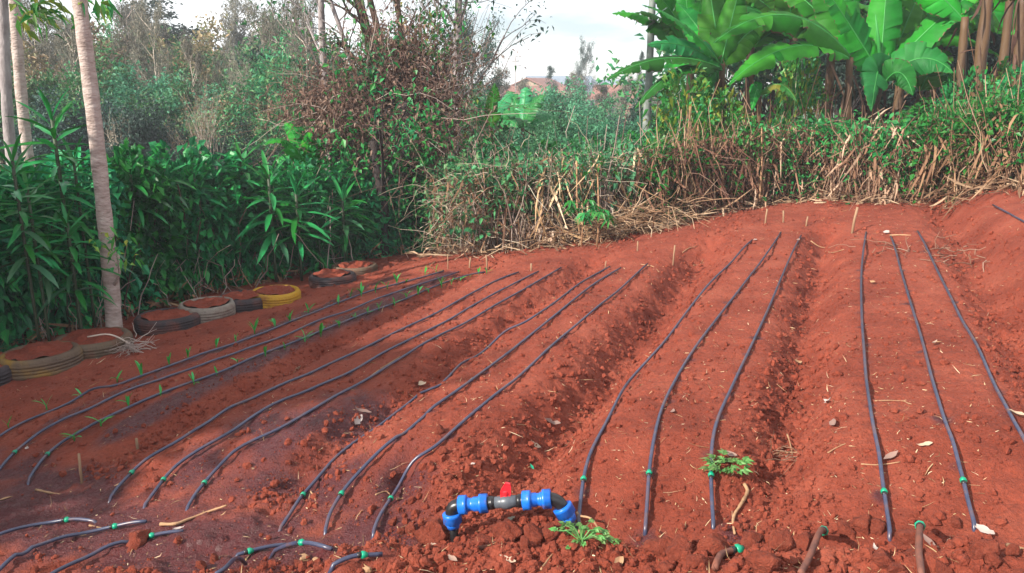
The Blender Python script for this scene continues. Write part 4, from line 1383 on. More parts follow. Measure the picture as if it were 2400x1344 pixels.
# slope right of the tangle, seen through thin smoke
MID = 'trees and bushes in the hazy valley'
spec = [('gum', 1, 1115, 45, 21, 1.0), ('gum', 2, 1150, 110, 24, .9)]
bg('gum', 1, 1110, 55, 20, 'tall dark-crowned tree right of the straight pale trunk', None, widen=.75)
bg('gum', 2, 1135, 135, 23, 'smaller dark tree right of the tangle, against the sky', None, widen=.8)
bg('gum', 1, 1375, 105, 62, 'lone round-topped tree on the skyline above the houses', None, widen=.55)
bg('conifer', 1, 1292, 152, 62, 'small dark conifer on the skyline', None, widen=.9)
bg('conifer', 1, 1505, 118, 58, 'slim conifer half behind the leaning pole', None, widen=.55)
bg('conifer', 1, 1335, 182, 55, 'low conifer beside the tan gable house', None)
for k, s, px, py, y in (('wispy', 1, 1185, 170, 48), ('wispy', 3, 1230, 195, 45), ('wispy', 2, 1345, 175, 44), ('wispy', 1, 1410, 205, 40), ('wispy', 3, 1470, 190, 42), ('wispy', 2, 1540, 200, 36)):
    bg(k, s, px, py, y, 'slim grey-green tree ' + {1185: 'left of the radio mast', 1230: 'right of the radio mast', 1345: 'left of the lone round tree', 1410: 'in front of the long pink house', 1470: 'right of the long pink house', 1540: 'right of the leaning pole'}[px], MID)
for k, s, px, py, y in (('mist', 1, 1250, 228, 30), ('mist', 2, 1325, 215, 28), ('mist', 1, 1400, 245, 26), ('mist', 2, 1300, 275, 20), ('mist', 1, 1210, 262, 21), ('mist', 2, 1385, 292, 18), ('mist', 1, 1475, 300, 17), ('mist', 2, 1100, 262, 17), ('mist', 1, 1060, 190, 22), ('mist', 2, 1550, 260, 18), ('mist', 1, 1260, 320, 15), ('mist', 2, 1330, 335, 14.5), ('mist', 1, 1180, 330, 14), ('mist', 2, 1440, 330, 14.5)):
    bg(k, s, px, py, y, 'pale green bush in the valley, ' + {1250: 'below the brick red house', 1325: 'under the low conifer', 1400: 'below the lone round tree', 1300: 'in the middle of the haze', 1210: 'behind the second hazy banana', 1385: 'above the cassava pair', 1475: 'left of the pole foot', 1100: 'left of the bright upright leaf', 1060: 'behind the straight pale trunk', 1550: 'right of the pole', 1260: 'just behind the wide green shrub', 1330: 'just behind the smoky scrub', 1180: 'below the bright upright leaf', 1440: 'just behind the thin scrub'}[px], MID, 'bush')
bg('darkbush', 1, 1445, 265, 22, 'dark rounded bush left of the leaning pole', None, 'bush')
bg('darkbush', 2, 1530, 255, 21, 'dark bush behind the foot of the leaning pole', None, 'bush')
for k, s, px, py, y in (('bushy', 1, 2370, -140, 17), ('bushy', 2, 2200, -160, 19), ('bushy', 1, 1960, -200, 21), ('bushy', 2, 1800, -120, 20), ('darkbush', 1, 2300, -90, 15.5), ('darkbush', 2, 2420, -60, 14.5), ('darkbush', 1, 2100, -60, 18)):
    bg(k, s, px, py, y, 'dense dark tree behind the banana plants, ' + {2370: 'at the bare trunks', 2200: 'left of the bare trunks', 1960: 'behind the thin stem', 1800: 'behind the left plant', 2300: 'low between the bare trunks', 2420: 'at the right edge', 2100: 'behind the largest plant'}[px], 'trees behind the banana plants')

# ground cover of the valley
rng = np.random.default_rng(21)
n = 26000
y = 11 * (75 / 11) ** rng.random(n)
x = rng.uniform(-.72, .72, n) * y
u, v = uv(x, y)
k = field_mask(u, v) > 1.2
x, y = x[k], y[k]
z = terrain(x, y, False)
n = len(x)
s = .16 + y * .006
hgt = rng.random(n) ** 2 * (.5 + .012 * y)
P = np.stack([x, y, z + hgt], 1)
g = Geo().add(*leaves(P, rng.normal(size=(n, 3)) + np.array([0, 0, .6]), s * rng.uniform(.6, 1.6, n), s * rng.uniform(.15, .5, n), rng, .2, .2, True))
tag(link('undergrowth', g.mesh('undergrowth', M['leaf_mist'], False)), 'low green undergrowth covering the valley floor', kind='stuff')


# ------------------------------------------------------------------ houses far off
def house(px, py_eave, y, w, d, h, roof_h, wall, roof, label, rz=0.0, wins=2):
    p = at_y(px, py_eave, y)
    z0 = p[2] - h
    t = empty('house', (p[0], p[1], z0), rz)
    tag(t, label, 'house')
    def box(x0, x1, y0, y1, z0_, z1_):
        V = np.array([(a, b, c) for c in (z0_, z1_) for b in (y0, y1) for a in (x0, x1)], float)
        return V, [np.array([(0, 2, 3, 1), (4, 5, 7, 6), (0, 1, 5, 4), (2, 6, 7, 3), (0, 4, 6, 2), (1, 3, 7, 5)])]
    gw = Geo().add(*box(-w / 2, w / 2, -d / 2, d / 2, -2.5, h))
    gw.add([(-w / 2, -d / 2, h), (-w / 2, d / 2, h), (-w / 2, 0, h + roof_h), (w / 2, -d / 2, h), (w / 2, d / 2, h), (w / 2, 0, h + roof_h)], [np.array([(0, 2, 1), (3, 4, 5)])])
    part('wall', gw, M[wall], t, False)
    o = .35
    gr_ = Geo()
    for s in (-1, 1):
        e = s * (d / 2 + o)
        ze = h - roof_h * o / (d / 2)
        V = [(-w / 2 - o, e, ze), (w / 2 + o, e, ze), (w / 2 + o, 0, h + roof_h + .06), (-w / 2 - o, 0, h + roof_h + .06)]
        V += [(a, b, c + .09) for a, b, c in V]
        gr_.add(V, [np.array([(0, 1, 2, 3), (4, 5, 6, 7), (0, 1, 5, 4), (1, 2, 6, 5), (2, 3, 7, 6), (3, 0, 4, 7)])])
    part('roof', gr_, M[roof], t, False)
    for i in range(wins):
        cx = (i - (wins - 1) / 2) * w / (wins + .4)
        wf = part('window', Geo().add(*box(cx - .55, cx + .55, -d / 2 - .06, -d / 2 + .02, h - 1.9, h - .7)), M['white_plastic'], t, False)
        part('pane', Geo().add(*box(cx - .45, cx + .45, -d / 2 - .09, -d / 2 - .055, h - 1.8, h - .8)), M['pane'], wf, False)
    return t


house(1262, 216, 82, 5.5, 6, 2.6, 1.2, 'wall_tan', 'roof_rust', 'small tan house with a lit gable end on the skyline', 1.15)
house(1310, 207, 95, 7, 6, 2.2, 1.2, 'wall_tan', 'roof_blue', 'low house with bluish sheet roof behind the small conifer', .2)
house(1420, 214, 78, 7, 5, 2.4, .9, 'wall_pink', 'roof_blue', 'long pink house left of the leaning pole', .1, 3)
house(1448, 228, 66, 3.2, 4, 2.6, .8, 'wall_pink', 'roof_rust', 'small pink house below the long one', -.2, 1)
house(1250, 222, 72, 6.5, 4, 1.6, .6, 'wall_pink', 'roof_rust', 'low brick red house below the tan gable', .1, 2)
p = at_y(1208, 205, 70)
mast = empty('radio_mast', (p[0], p[1], p[2] - 2))
tag(mast, 'thin mast with small crossbars on the skyline left of the houses', 'mast')
h = zt(1208, 132, 70) - p[2] + 2
part('pole', Geo().add(*tube(np.array([[0, 0, 0], [.02, 0, h]]), .045, 6)), M['bark_grey'], mast)
g = Geo()
for zz, L in ((h * .82, .5), (h * .9, .34), (h * .98, .2)):
    g.add(*tube(np.array([[-L, 0, zz], [L, .1, zz + .05]]), .03, 5))
part('crossbar', g, M['bark_grey'], mast)

# leaning utility pole
P0, P1 = at_y(1508, 330, 14.0), at_y(1532, -60, 13.6)
P0[2] = ground(P0[0], P0[1]) - .1
lp = empty('utility_pole', P0)
tag(lp, 'weathered grey wooden pole leaning beside the banana leaves', 'pole')
part('post', Geo().add(*tube(spline([tuple(P0), tuple(P0 * .5 + P1 * .5 + np.array([.015, 0, 0])), tuple(P1)], 24), np.linspace(.078, .055, 24) * (1 + .03 * RNG.normal(size=24)), 12)), M['wood_pole'], lp, True, P0)


# ------------------------------------------------------------------ bananas
def blade(p0, p1, sag, W, rng, facing=None, tears=.22, cup=.35, droop=.25, k=20, side=0.0):
    """Banana leaf: rib curve p0 -> p1 arching up by sag, blade hanging from it, torn between side veins."""
    p0, p1 = np.asarray(p0, float), np.asarray(p1, float)
    L = np.linalg.norm(p1 - p0)
    s = np.linspace(0, 1, k)
    c = (p0 + p1) / 2 + np.array([0, 0, sag * 2]) + np.array([side, 0, 0])
    C = ((1 - s) ** 2)[:, None] * p0 + (2 * s * (1 - s))[:, None] * c + (s ** 2)[:, None] * p1
    T = norm(np.gradient(C, axis=0))
    up = np.array([0, 0, 1.0]) if facing is None else np.asarray(facing, float)
    S = norm(np.cross(T, up))
    Nn = norm(np.cross(S, T))
    prof = np.clip(np.minimum(s / .16, 1) ** .7 * np.clip(1 - s ** 2.4, 0, 1) ** .8, .015, 1) * W * .56
    g = Geo()
    m = 5
    t = np.array([0, .32, .64, .95, 1.0])
    for sd in (-1, 1):
        gap = np.zeros(k)
        hang = np.zeros(k)
        start = 0
        cur = rng.uniform(-.1, .15)
        lean = 0.0
        i = 0
        while i < k - 1:
            ln = rng.integers(2, 7) if rng.random() < tears * 2 else rng.integers(6, 18)
            j = min(k - 1, i + ln)
            cur = rng.uniform(-.05, .32) if rng.random() < .65 else rng.uniform(.25, .95)
            lean = rng.normal() * .13 * tears * 4
            rows = []
            for q in range(i, j + 1):
                w = prof[q] * (1 + rng.normal() * .012)
                off = S[q] * sd * w
                shift = T[q] * (L * .5 / k * (lean * 3)) - T[q] * (.004 if q == j else 0)
                pts = []
                for tt in t:
                    a = cup * .5 - (cur + droop) * tt
                    pts.append(C[q] + off * tt * math.cos(a) + Nn[q] * w * (math.sin(a) * tt) + shift * tt + Nn[q] * W * (.030 * math.sin(q * 2.6) + .02 * math.sin(q * 1.1 + sd)) * tt ** .5 + T[q] * w * .35 * tt)
                rows.append(pts)
            V = np.array(rows).reshape(-1, 3)
            nr = j - i + 1
            F = np.array([(a * m + b, a * m + b + 1, (a + 1) * m + b + 1, (a + 1) * m + b) for a in range(nr - 1) for b in range(m - 1)])
            edge = np.tile(np.arange(m - 1) == m - 2, nr - 1) & np.repeat(rng.random(nr - 1) < (.22 + .35 * (rng.random() < .35)), m - 1)
            g.add(V, [F[~edge]], 0)
            g.f.append(F[edge] + g.n - len(V))
            g.m.append(np.full(int(edge.sum()), 2))
            i = j
    g.add(*tube(C, W * .019 * (1.25 - s) + .002, 6), mi=1)
    return g


def banana_plant(px_b, py_b, y, label, stem_r=.08, stem_top=None, stem_mat='banana_stem', name='banana_plant', dry=8, seed=0):
    rng = np.random.default_rng(500 + seed)
    p = at_y(px_b, py_b, y)
    z0 = ground(p[0], y)
    t = empty(name, (p[0], y, z0))
    tag(t, label, 'banana plant')
    top = np.array(at_y(*stem_top, y)) if stem_top else p
    b0 = np.array([p[0], y, z0 - .05])
    P = spline([tuple(b0), tuple(b0 * .5 + top * .5 + np.array([rng.normal() * .03, 0, 0])), tuple(top)], 14)
    part('pseudostem', Geo().add(*tube(P, np.linspace(stem_r * 1.15, stem_r * .75, 14) * (1 + .05 * rng.normal(size=14)), 12)), M[stem_mat], t, True, (p[0], y, z0))
    if dry:
        q = P[rng.integers(5, 14, dry * 3)] + rng.normal(size=(dry * 3, 3)) * stem_r * .6
        part('dry_sheath', Geo().add(*ribbons(q, rng.normal(size=(dry * 3, 3)) * .5 - np.array([0, 0, 1.2]), rng.uniform(.25, .7, dry * 3), rng.uniform(.02, .05, dry * 3), rng, .5, 5)), M['banana_dry'], t, False, (p[0], y, z0))['kind'] = 'stuff'
    return t, (p[0], y, z0), rng


def bleaf(t, org, rng, a, b, y0, y1, W, sag=.1, mat='banana_leaf', facing=None, tears=.2, droop=.25, side=0.0, cup=.35):
    tears = tears * 1.5 + .06
    g = blade(at_y(*a, y0), at_y(*b, y1), sag, W, rng, facing, tears, cup, droop, 42, side)
    return part('leaf', g, [M[mat], M['banana_rib'], M['banana_dry']], t, True, org)


CAMF = np.array([0, -1, .35])
CAMU = np.array([0, -.45, 1.0])
# right plant: stem foot near (2050, 250)
t, o, r = banana_plant(2055, 205, 11.4, 'largest banana plant with bright upright fan of leaves', .085, (2062, 175), seed=1)
bleaf(t, o, r, (2068, 182), (1925, -40), 11.3, 11.0, .50, .02, facing=CAMF + np.array([.4, 0, 0]), tears=.05, droop=.1)
bleaf(t, o, r, (2062, 180), (2085, -120), 11.45, 11.8, .46, .0, facing=CAMF + np.array([-.5, 0, 0]), tears=.05, droop=.1)
bleaf(t, o, r, (2072, 180), (2320, -40), 11.4, 11.1, .48, .12, facing=CAMU, tears=.06)
bleaf(t, o, r, (2066, 185), (2240, 45), 11.5, 11.9, .42, .1, facing=CAMF, tears=.1)
bleaf(t, o, r, (2075, 180), (2175, -60), 11.6, 12.1, .44, .05, facing=CAMF, tears=.1)
bleaf(t, o, r, (2058, 190), (2042, 262), 11.3, 10.9, .44, .28, 'banana_leaf_dull', facing=np.array([0, -1, .2]), tears=.05)
bleaf(t, o, r, (2072, 190), (2235, 172), 11.3, 10.9, .46, .24, 'banana_leaf_dull', facing=CAMF, tears=.05)
bleaf(t, o, r, (2075, 192), (2140, 225), 11.2, 10.8, .36, .2, 'banana_leaf_dull', facing=CAMF, tears=.05)
bleaf(t, o, r, (2060, 185), (2000, 20), 11.7, 12.2, .44, .05, facing=CAMF, tears=.1)
lf = Geo().add(*tube(np.array([at_y(2068, 185, 11.3), at_y(2058, 90, 11.25), at_y(2052, 35, 11.2)]), [.022, .026, .006], 8))
part('rolled_leaf', lf, M['banana_rib'], t, True, o)
# middle stem leaning from (2000, 260)
t, o, r = banana_plant(2003, 175, 11.0, 'banana plant with thin yellowish stem whose broad leaves reach left', .055, (1992, 135), dry=10, seed=2)
bleaf(t, o, r, (1992, 132), (1672, 102), 10.95, 10.3, .50, .42, facing=CAMU, tears=.12, droop=.2)
bleaf(t, o, r, (1990, 138), (1705, 200), 10.9, 10.2, .44, .30, facing=CAMU, tears=.12, droop=.2)
bleaf(t, o, r, (1995, 130), (1905, -60), 11.2, 11.6, .46, .05, facing=CAMF, tears=.08)
bleaf(t, o, r, (1998, 130), (1960, -110), 11.5, 12.2, .46, .05, facing=CAMF, tears=.08)
bleaf(t, o, r, (1990, 135), (1800, -40), 11.3, 11.9, .44, .2, facing=CAMU, tears=.2)
# left plant
t, o, r = banana_plant(1695, 190, 11.6, 'banana plant at the left of the group with leaves across the pole', .075, (1690, 150), dry=12, seed=3)
bleaf(t, o, r, (1688, 150), (1505, 12), 11.5, 11.0, .30, .14, facing=CAMU, tears=.05)
bleaf(t, o, r, (1686, 152), (1516, 106), 11.5, 11.0, .32, .12, 'banana_leaf_dull', facing=CAMF, tears=.15)
bleaf(t, o, r, (1690, 160), (1422, 187), 11.4, 10.8, .36, .20, 'banana_leaf_dull', facing=CAMU, tears=.15)
bleaf(t, o, r, (1692, 165), (1488, 255), 11.4, 10.9, .32, .26, 'banana_leaf_dull', facing=CAMU, tears=.2)
bleaf(t, o, r, (1688, 160), (1540, 165), 11.6, 12.0, .36, .14, facing=CAMU, tears=.2)
bleaf(t, o, r, (1690, 150), (1742, -60), 11.6, 11.8, .44, .02, facing=CAMF, tears=.05)
bleaf(t, o, r, (1690, 150), (1655, -70), 11.7, 12.1, .46, .02, facing=CAMF, tears=.08)
bleaf(t, o, r, (1688, 150), (1585, 5), 11.8, 12.4, .42, .06, facing=CAMF, tears=.1)
bleaf(t, o, r, (1692, 155), (1800, 60), 11.6, 12.0, .40, .14, facing=CAMF, tears=.2)
bleaf(t, o, r, (1692, 165), (1640, 255), 11.5, 11.1, .36, .22, 'banana_leaf_dull', facing=CAMF, tears=.2)
# low young plants in the dry hedge
t, o, r = banana_plant(1790, 260, 10.6, 'young banana with a short yellow-green arching leaf in the dry hedge', .035, (1780, 225), dry=6, seed=4)
bleaf(t, o, r, (1778, 225), (1868, 240), 10.6, 10.3, .20, .18, 'leaf_fresh', facing=CAMU, tears=.1)
bleaf(t, o, r, (1780, 225), (1762, 260), 10.6, 10.4, .18, .16, facing=CAMF, tears=.1)
t, o, r = banana_plant(2160, 235, 11.8, 'banana plant with a pale drooping leaf right of the largest one', .05, (2155, 215), dry=6, seed=5)
bleaf(t, o, r, (2155, 215), (2230, 150), 11.7, 11.2, .34, .20, facing=CAMF, tears=.1)
bleaf(t, o, r, (2155, 215), (2290, 200), 11.8, 11.5, .30, .2, facing=CAMU, tears=.15)
bleaf(t, o, r, (2155, 212), (2190, 60), 12.0, 12.4, .40, .05, facing=CAMF, tears=.1)
# bare brown stems at the right
for i, (b, tp, y, rr, lab) in enumerate((((2252, 215), (2262, 40), 11.0, .065, 'brown banana trunk, left of the bare ones at upper right'), ((2300, 215), (2318, -30), 10.8, .082, 'thick brown banana trunk with pale peeling patch'), ((2392, 210), (2398, -20), 10.7, .075, 'brown banana trunk at the right edge'), ((2352, 190), (2372, -40), 12.2, .07, 'dark banana trunk between two nearer ones'))):
    t, o, r = banana_plant(b[0], b[1], y, lab, rr, tp, dry=2, seed=10 + i)
    for q in range(4):
        a = r.uniform(-1, 1)
        bleaf(t, o, r, (tp[0], tp[1] + 10), (tp[0] + a * 260, tp[1] - r.uniform(-40, 150)), y, y + r.uniform(-.3, .8), .42, .15, facing=CAMF, tears=.25)
    if i in (9,):
        bleaf(t, o, r, (tp[0], tp[1] + 60), (tp[0] + 30, 120), y - .1, y - .2, .30, .15, 'banana_dry', facing=CAMF, tears=.5)
# back row
for i, (px, py, y) in enumerate(((1620, 120, 13.6), (1760, 110, 13.4), (1860, 90, 13.2), (1950, 110, 13.6), (2120, 90, 13.4), (2200, 100, 13.8), (2360, 80, 13.2))):
    t, o, r = banana_plant(px, py + 60, y, 'banana plant of the shaded back row, ' + {1620: 'leftmost, right of the pole', 1760: 'right of the left front plant', 1860: 'left of the thin stem', 1950: 'behind the thin yellowish stem', 2120: 'behind the largest plant', 2200: 'left of the bare trunks', 2360: 'behind the bare trunks'}[px], .08, (px, py), dry=8, seed=20 + i)
    t['group'] = 'back row of banana plants'
    for q in range(8):
        a = q / 7 * 2 - 1 + r.normal() * .1
        bleaf(t, o, r, (px, py + 5), (px + a * 210, py - 190 * (1 - a * a * .8) + r.normal() * 25), y, y + r.uniform(-.6, .6), r.uniform(.34, .46), .12 + .1 * abs(a), facing=CAMF if abs(a) < .5 else CAMU, tears=.2)
# valley bananas, left banana
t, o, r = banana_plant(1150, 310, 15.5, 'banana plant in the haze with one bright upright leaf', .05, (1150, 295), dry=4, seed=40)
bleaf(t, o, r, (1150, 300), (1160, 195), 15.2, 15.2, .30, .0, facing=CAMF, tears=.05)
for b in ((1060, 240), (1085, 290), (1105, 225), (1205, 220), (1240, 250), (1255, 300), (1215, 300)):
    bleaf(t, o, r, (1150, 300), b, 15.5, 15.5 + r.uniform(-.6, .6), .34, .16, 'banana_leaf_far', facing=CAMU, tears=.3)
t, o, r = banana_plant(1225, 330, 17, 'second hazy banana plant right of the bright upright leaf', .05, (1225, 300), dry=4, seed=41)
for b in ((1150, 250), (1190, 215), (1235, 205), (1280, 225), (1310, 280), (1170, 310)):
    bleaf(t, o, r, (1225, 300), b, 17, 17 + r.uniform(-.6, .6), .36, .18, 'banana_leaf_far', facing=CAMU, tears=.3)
t, o, r = banana_plant(720, 400, 10.4, 'small bright banana plant rising behind the layered dracaena', .045, (715, 385), dry=4, seed=42)
bleaf(t, o, r, (722, 385), (620, 340), 10.3, 10.0, .26, .16, facing=CAMU, tears=.1)
for b, W in (((760, 350), .22), ((700, 300), .2), ((665, 290), .2), ((770, 390), .24), ((730, 320), .2), ((650, 395), .22)):
    bleaf(t, o, r, (718, 388), b, 10.4, 10.4 + r.uniform(-.4, .3), W, .1, facing=CAMF, tears=.1)


# ------------------------------------------------------------------ vine tangle at the centre
def trunk_px(pts, y, r0, r1, mat, label, branches=0, seed=0, leafm=None, ext=True, nleaf=330):
    rng = np.random.default_rng(900 + seed)
    P = [np.array(at_y(a, b, y + (q[0] if q else 0))) for a, b, *q in pts]
    P[0][2] = ground(P[0][0], P[0][1]) - .1
    if ext:
        P.append(P[-1] + norm(P[-1] - P[-2]) * 1.6)
    C = spline([tuple(p) for p in P], 30)
    t = empty('tree', P[0])
    tag(t, label, 'tree')
    part('trunk', Geo().add(*tube(C, np.linspace(r0, r1, 30) * (1 + .05 * rng.normal(size=30)), 9)), M[mat], t, True, P[0])
    g, tips = Geo(), []
    for i in range(branches):
        a = rng.uniform(0, 6.28)
        grow(rng, C[rng.integers(10, 30)], norm(np.array([math.cos(a), math.sin(a), .8])), rng.uniform(.5, 1.1), r1 * .45, 2, g, tips, .45, .3, (2, 4), .7, 4, 4)
    if branches:
        part('branch', g, M[mat], t, True, P[0])
        T = np.array(tips)
        c = T[rng.integers(0, len(T), nleaf)] + rng.normal(size=(nleaf, 3)) * .08
        part('crown', Geo().add(*leaves(c, rng.normal(size=(nleaf, 3)) + np.array([0, 0, -.2]), rng.uniform(.05, .12, nleaf), rng.uniform(.025, .05, nleaf), rng, .15, .2)), M[leafm or 'leaf_mid'], t, False, P[0])
    return t


trunk_px([(775, 560), (772, 400), (764, 240), (756, 110), (752, 0)], 11.6, .055, .042, 'bark_grey', 'slender trunk at the left of the tangle with forked thin branches', 9, 1)
trunk_px([(905, 540), (880, 330), (850, 230), (815, 120), (770, -10)], 11.2, .034, .026, 'bark_grey', 'thin grey trunk leaning to the left across the tangle', 5, 2)
trunk_px([(900, 560), (885, 300), (868, 120), (840, 0)], 11.5, .085, .06, 'bark_brown', 'thick brown trunk in the middle of the tangle', 8, 3)
trunk_px([(915, 560), (905, 300), (895, 120), (862, -20)], 11.8, .055, .04, 'bark_brown', 'brown trunk close behind the thick one in the tangle', 6, 4)
trunk_px([(960, 560), (952, 380), (945, 200), (938, 60), (925, -20)], 11.4, .05, .035, 'bark_brown', 'brown trunk at the right of the tangle', 8, 5)
trunk_px([(975, 600), (965, 420), (952, 300), (948, 240)], 10.6, .12, .085, 'bark_dark', 'dark broken tree stump wrapped by the dead vines', 0, 6, None, False)
trunk_px([(898, 610), (900, 500), (885, 400), (875, 330)], 10.2, .075, .055, 'bark_dark', 'dark crooked trunk at the corner where hedge and scrub meet', 4, 7, 'leaf_hedge', False)
trunk_px([(815, 440), (850, 380), (872, 335)], 10.4, .03, .024, 'bark_brown', 'dead leaning branch poking out of the hedge corner', 0, 8, None, False)
trunk_px([(1068, 480), (1072, 330), (1070, 200), (1072, 90), (1075, 0)], 13.0, .062, .055, 'bark_grey', 'straight pale trunk right of the tangle', 10, 9, 'leaf_dark', True, 700)

# dead vines
rng = np.random.default_rng(31)


def blobs(cs, n, rng):
    """cs: list of (px, py, y, rx, ry, rz, weight) -> points"""
    w = np.array([c[6] for c in cs], float)
    idx = rng.choice(len(cs), n, p=w / w.sum())
    C = np.array([at_y(c[0], c[1], c[2]) for c in cs])
    R = np.array([c[3:6] for c in cs])
    return C[idx] + rng.normal(size=(n, 3)) * R[idx] * .62


dead = [(880, 230, 10.9, .55, .35, .55, 3), (800, 270, 10.8, .5, .35, .35, 2.2), (740, 250, 10.9, .35, .3, .3, 1.2), (960, 190, 11, .5, .35, .5, 2.5), (1020, 260, 11, .4, .3, .4, 1.6), (900, 330, 10.6, .5, .3, .3, 2), (1000, 340, 10.6, .4, .3, .35, 1.5), (780, 320, 10.6, .3, .3, .25, .8), (930, 110, 11.3, .35, .3, .35, 1)]
origin = at_y(900, 420, 10.8)
origin[2] = ground(origin[0], origin[1])
tv_ = empty('vine_tangle', origin)
tag(tv_, 'mass of dead brown creeper hanging over the trees at the centre', 'dead creeper')
n = 11000
P = blobs(dead, n, rng)
part('dead_leaves', Geo().add(*leaves(P, rng.normal(size=(n, 3)) - np.array([0, 0, .6]), rng.uniform(.035, .095, n), rng.uniform(.022, .05, n), rng, .35, .3)), M['leaf_dead'], tv_, False, origin)
n = 900
P = blobs(dead, n, rng)
part('vine_stems', Geo().add(*sticks(P, rng.normal(size=(n, 3)) * np.array([1, .6, 1.1]), rng.uniform(.3, 1.1, n), rng.uniform(.0025, .006, n), 7, .45, rng, .25)), M['twig_brown'], tv_, True, origin)
n = 110
P = blobs(dead, n, rng)
part('bleached_stems', Geo().add(*sticks(P, rng.normal(size=(n, 3)) * np.array([1, .5, .8]), rng.uniform(.3, 1.0, n), rng.uniform(.004, .008, n), 6, .3, rng, .1)), M['twig_pale'], tv_, True, origin)
n = 1100
gl = [(820, 330, 10.4, .5, .3, .3, 2), (960, 360, 10.3, .6, .3, .3, 3), (1000, 290, 10.5, .4, .3, .3, 1.5), (860, 200, 10.6, .6, .3, .5, 1.2), (1010, 90, 11, .25, .2, .5, .8), (780, 380, 10.2, .5, .3, .25, 2)]
P = blobs(gl, n, rng)
part('green_leaves', Geo().add(*leaves(P, rng.normal(size=(n, 3)), rng.uniform(.06, .12, n), rng.uniform(.04, .07, n), rng, .16, .2)), M['leaf_scrub'], tv_, False, origin)
# upright-twigged shrub above the tangle
ob = at_y(985, 330, 11.2)
ob[2] = ground(ob[0], ob[1])
ub = empty('twiggy_shrub', ob)
tag(ub, 'tall shrub with many bare upright twigs and few leaves beside the trunks', 'shrub')
n = 190
P = np.stack([rng.normal(size=n) * .16, rng.normal(size=n) * .15, rng.uniform(.7, 1.7, n)], 1)
part('twig', Geo().add(*sticks(P, np.stack([rng.normal(size=n) * .33 + .06, rng.normal(size=n) * .25, np.ones(n)], 1), rng.uniform(.9, 1.9, n), rng.uniform(.004, .009, n), 7, .08, rng, -.05)), M['twig_brown'], ub)
n = 700
P = np.stack([rng.normal(size=n) * .42 + .1, rng.normal(size=n) * .3, rng.uniform(1.3, 3.2, n)], 1)
part('foliage', Geo().add(*leaves(P, rng.normal(size=(n, 3)), rng.uniform(.05, .10, n), rng.uniform(.025, .05, n), rng, .15, .2)), M['leaf_fresh'], ub, False)
n = 1300
P = np.stack([rng.normal(size=n) * .5 + .15, rng.normal(size=n) * .3, rng.uniform(1.2, 2.7, n)], 1)
part('dry_leaves', Geo().add(*leaves(P, rng.normal(size=(n, 3)), rng.uniform(.04, .08, n), rng.uniform(.02, .035, n), rng, .25, .2)), M['leaf_dead'], ub, False)

# ------------------------------------------------------------------ scrub along the far edge
ES = np.array([(1000, 592), (1100, 598), (1250, 585), (1400, 565), (1550, 535), (1700, 498), (1900, 468), (2100, 478), (2250, 468), (2400, 450), (2480, 440)], float)
EP = np.array([at(a, b) for a, b in ES])
EL = np.concatenate([[0], np.cumsum(np.linalg.norm(np.diff(EP[:, :2], axis=0), axis=1))])
ETOP = np.array([395, 380, 350, 345, 330, 300, 290, 290, 255, 245, 240], float)
EH = np.array([zt(ES[i, 0], ETOP[i], EP[i, 1] + .5) - EP[i, 2] for i in range(len(ES))])


def along(t, w):
    """Points at run t (metres) along the far edge of the field, set back by w."""
    x = np.interp(t, EL, EP[:, 0])
    y = np.interp(t, EL, EP[:, 1])
    x2, y2 = x + w * SR, y + w * CR
    return np.stack([x2, y2, terrain(x2, y2, False)], 1), np.interp(t, EL, EH)


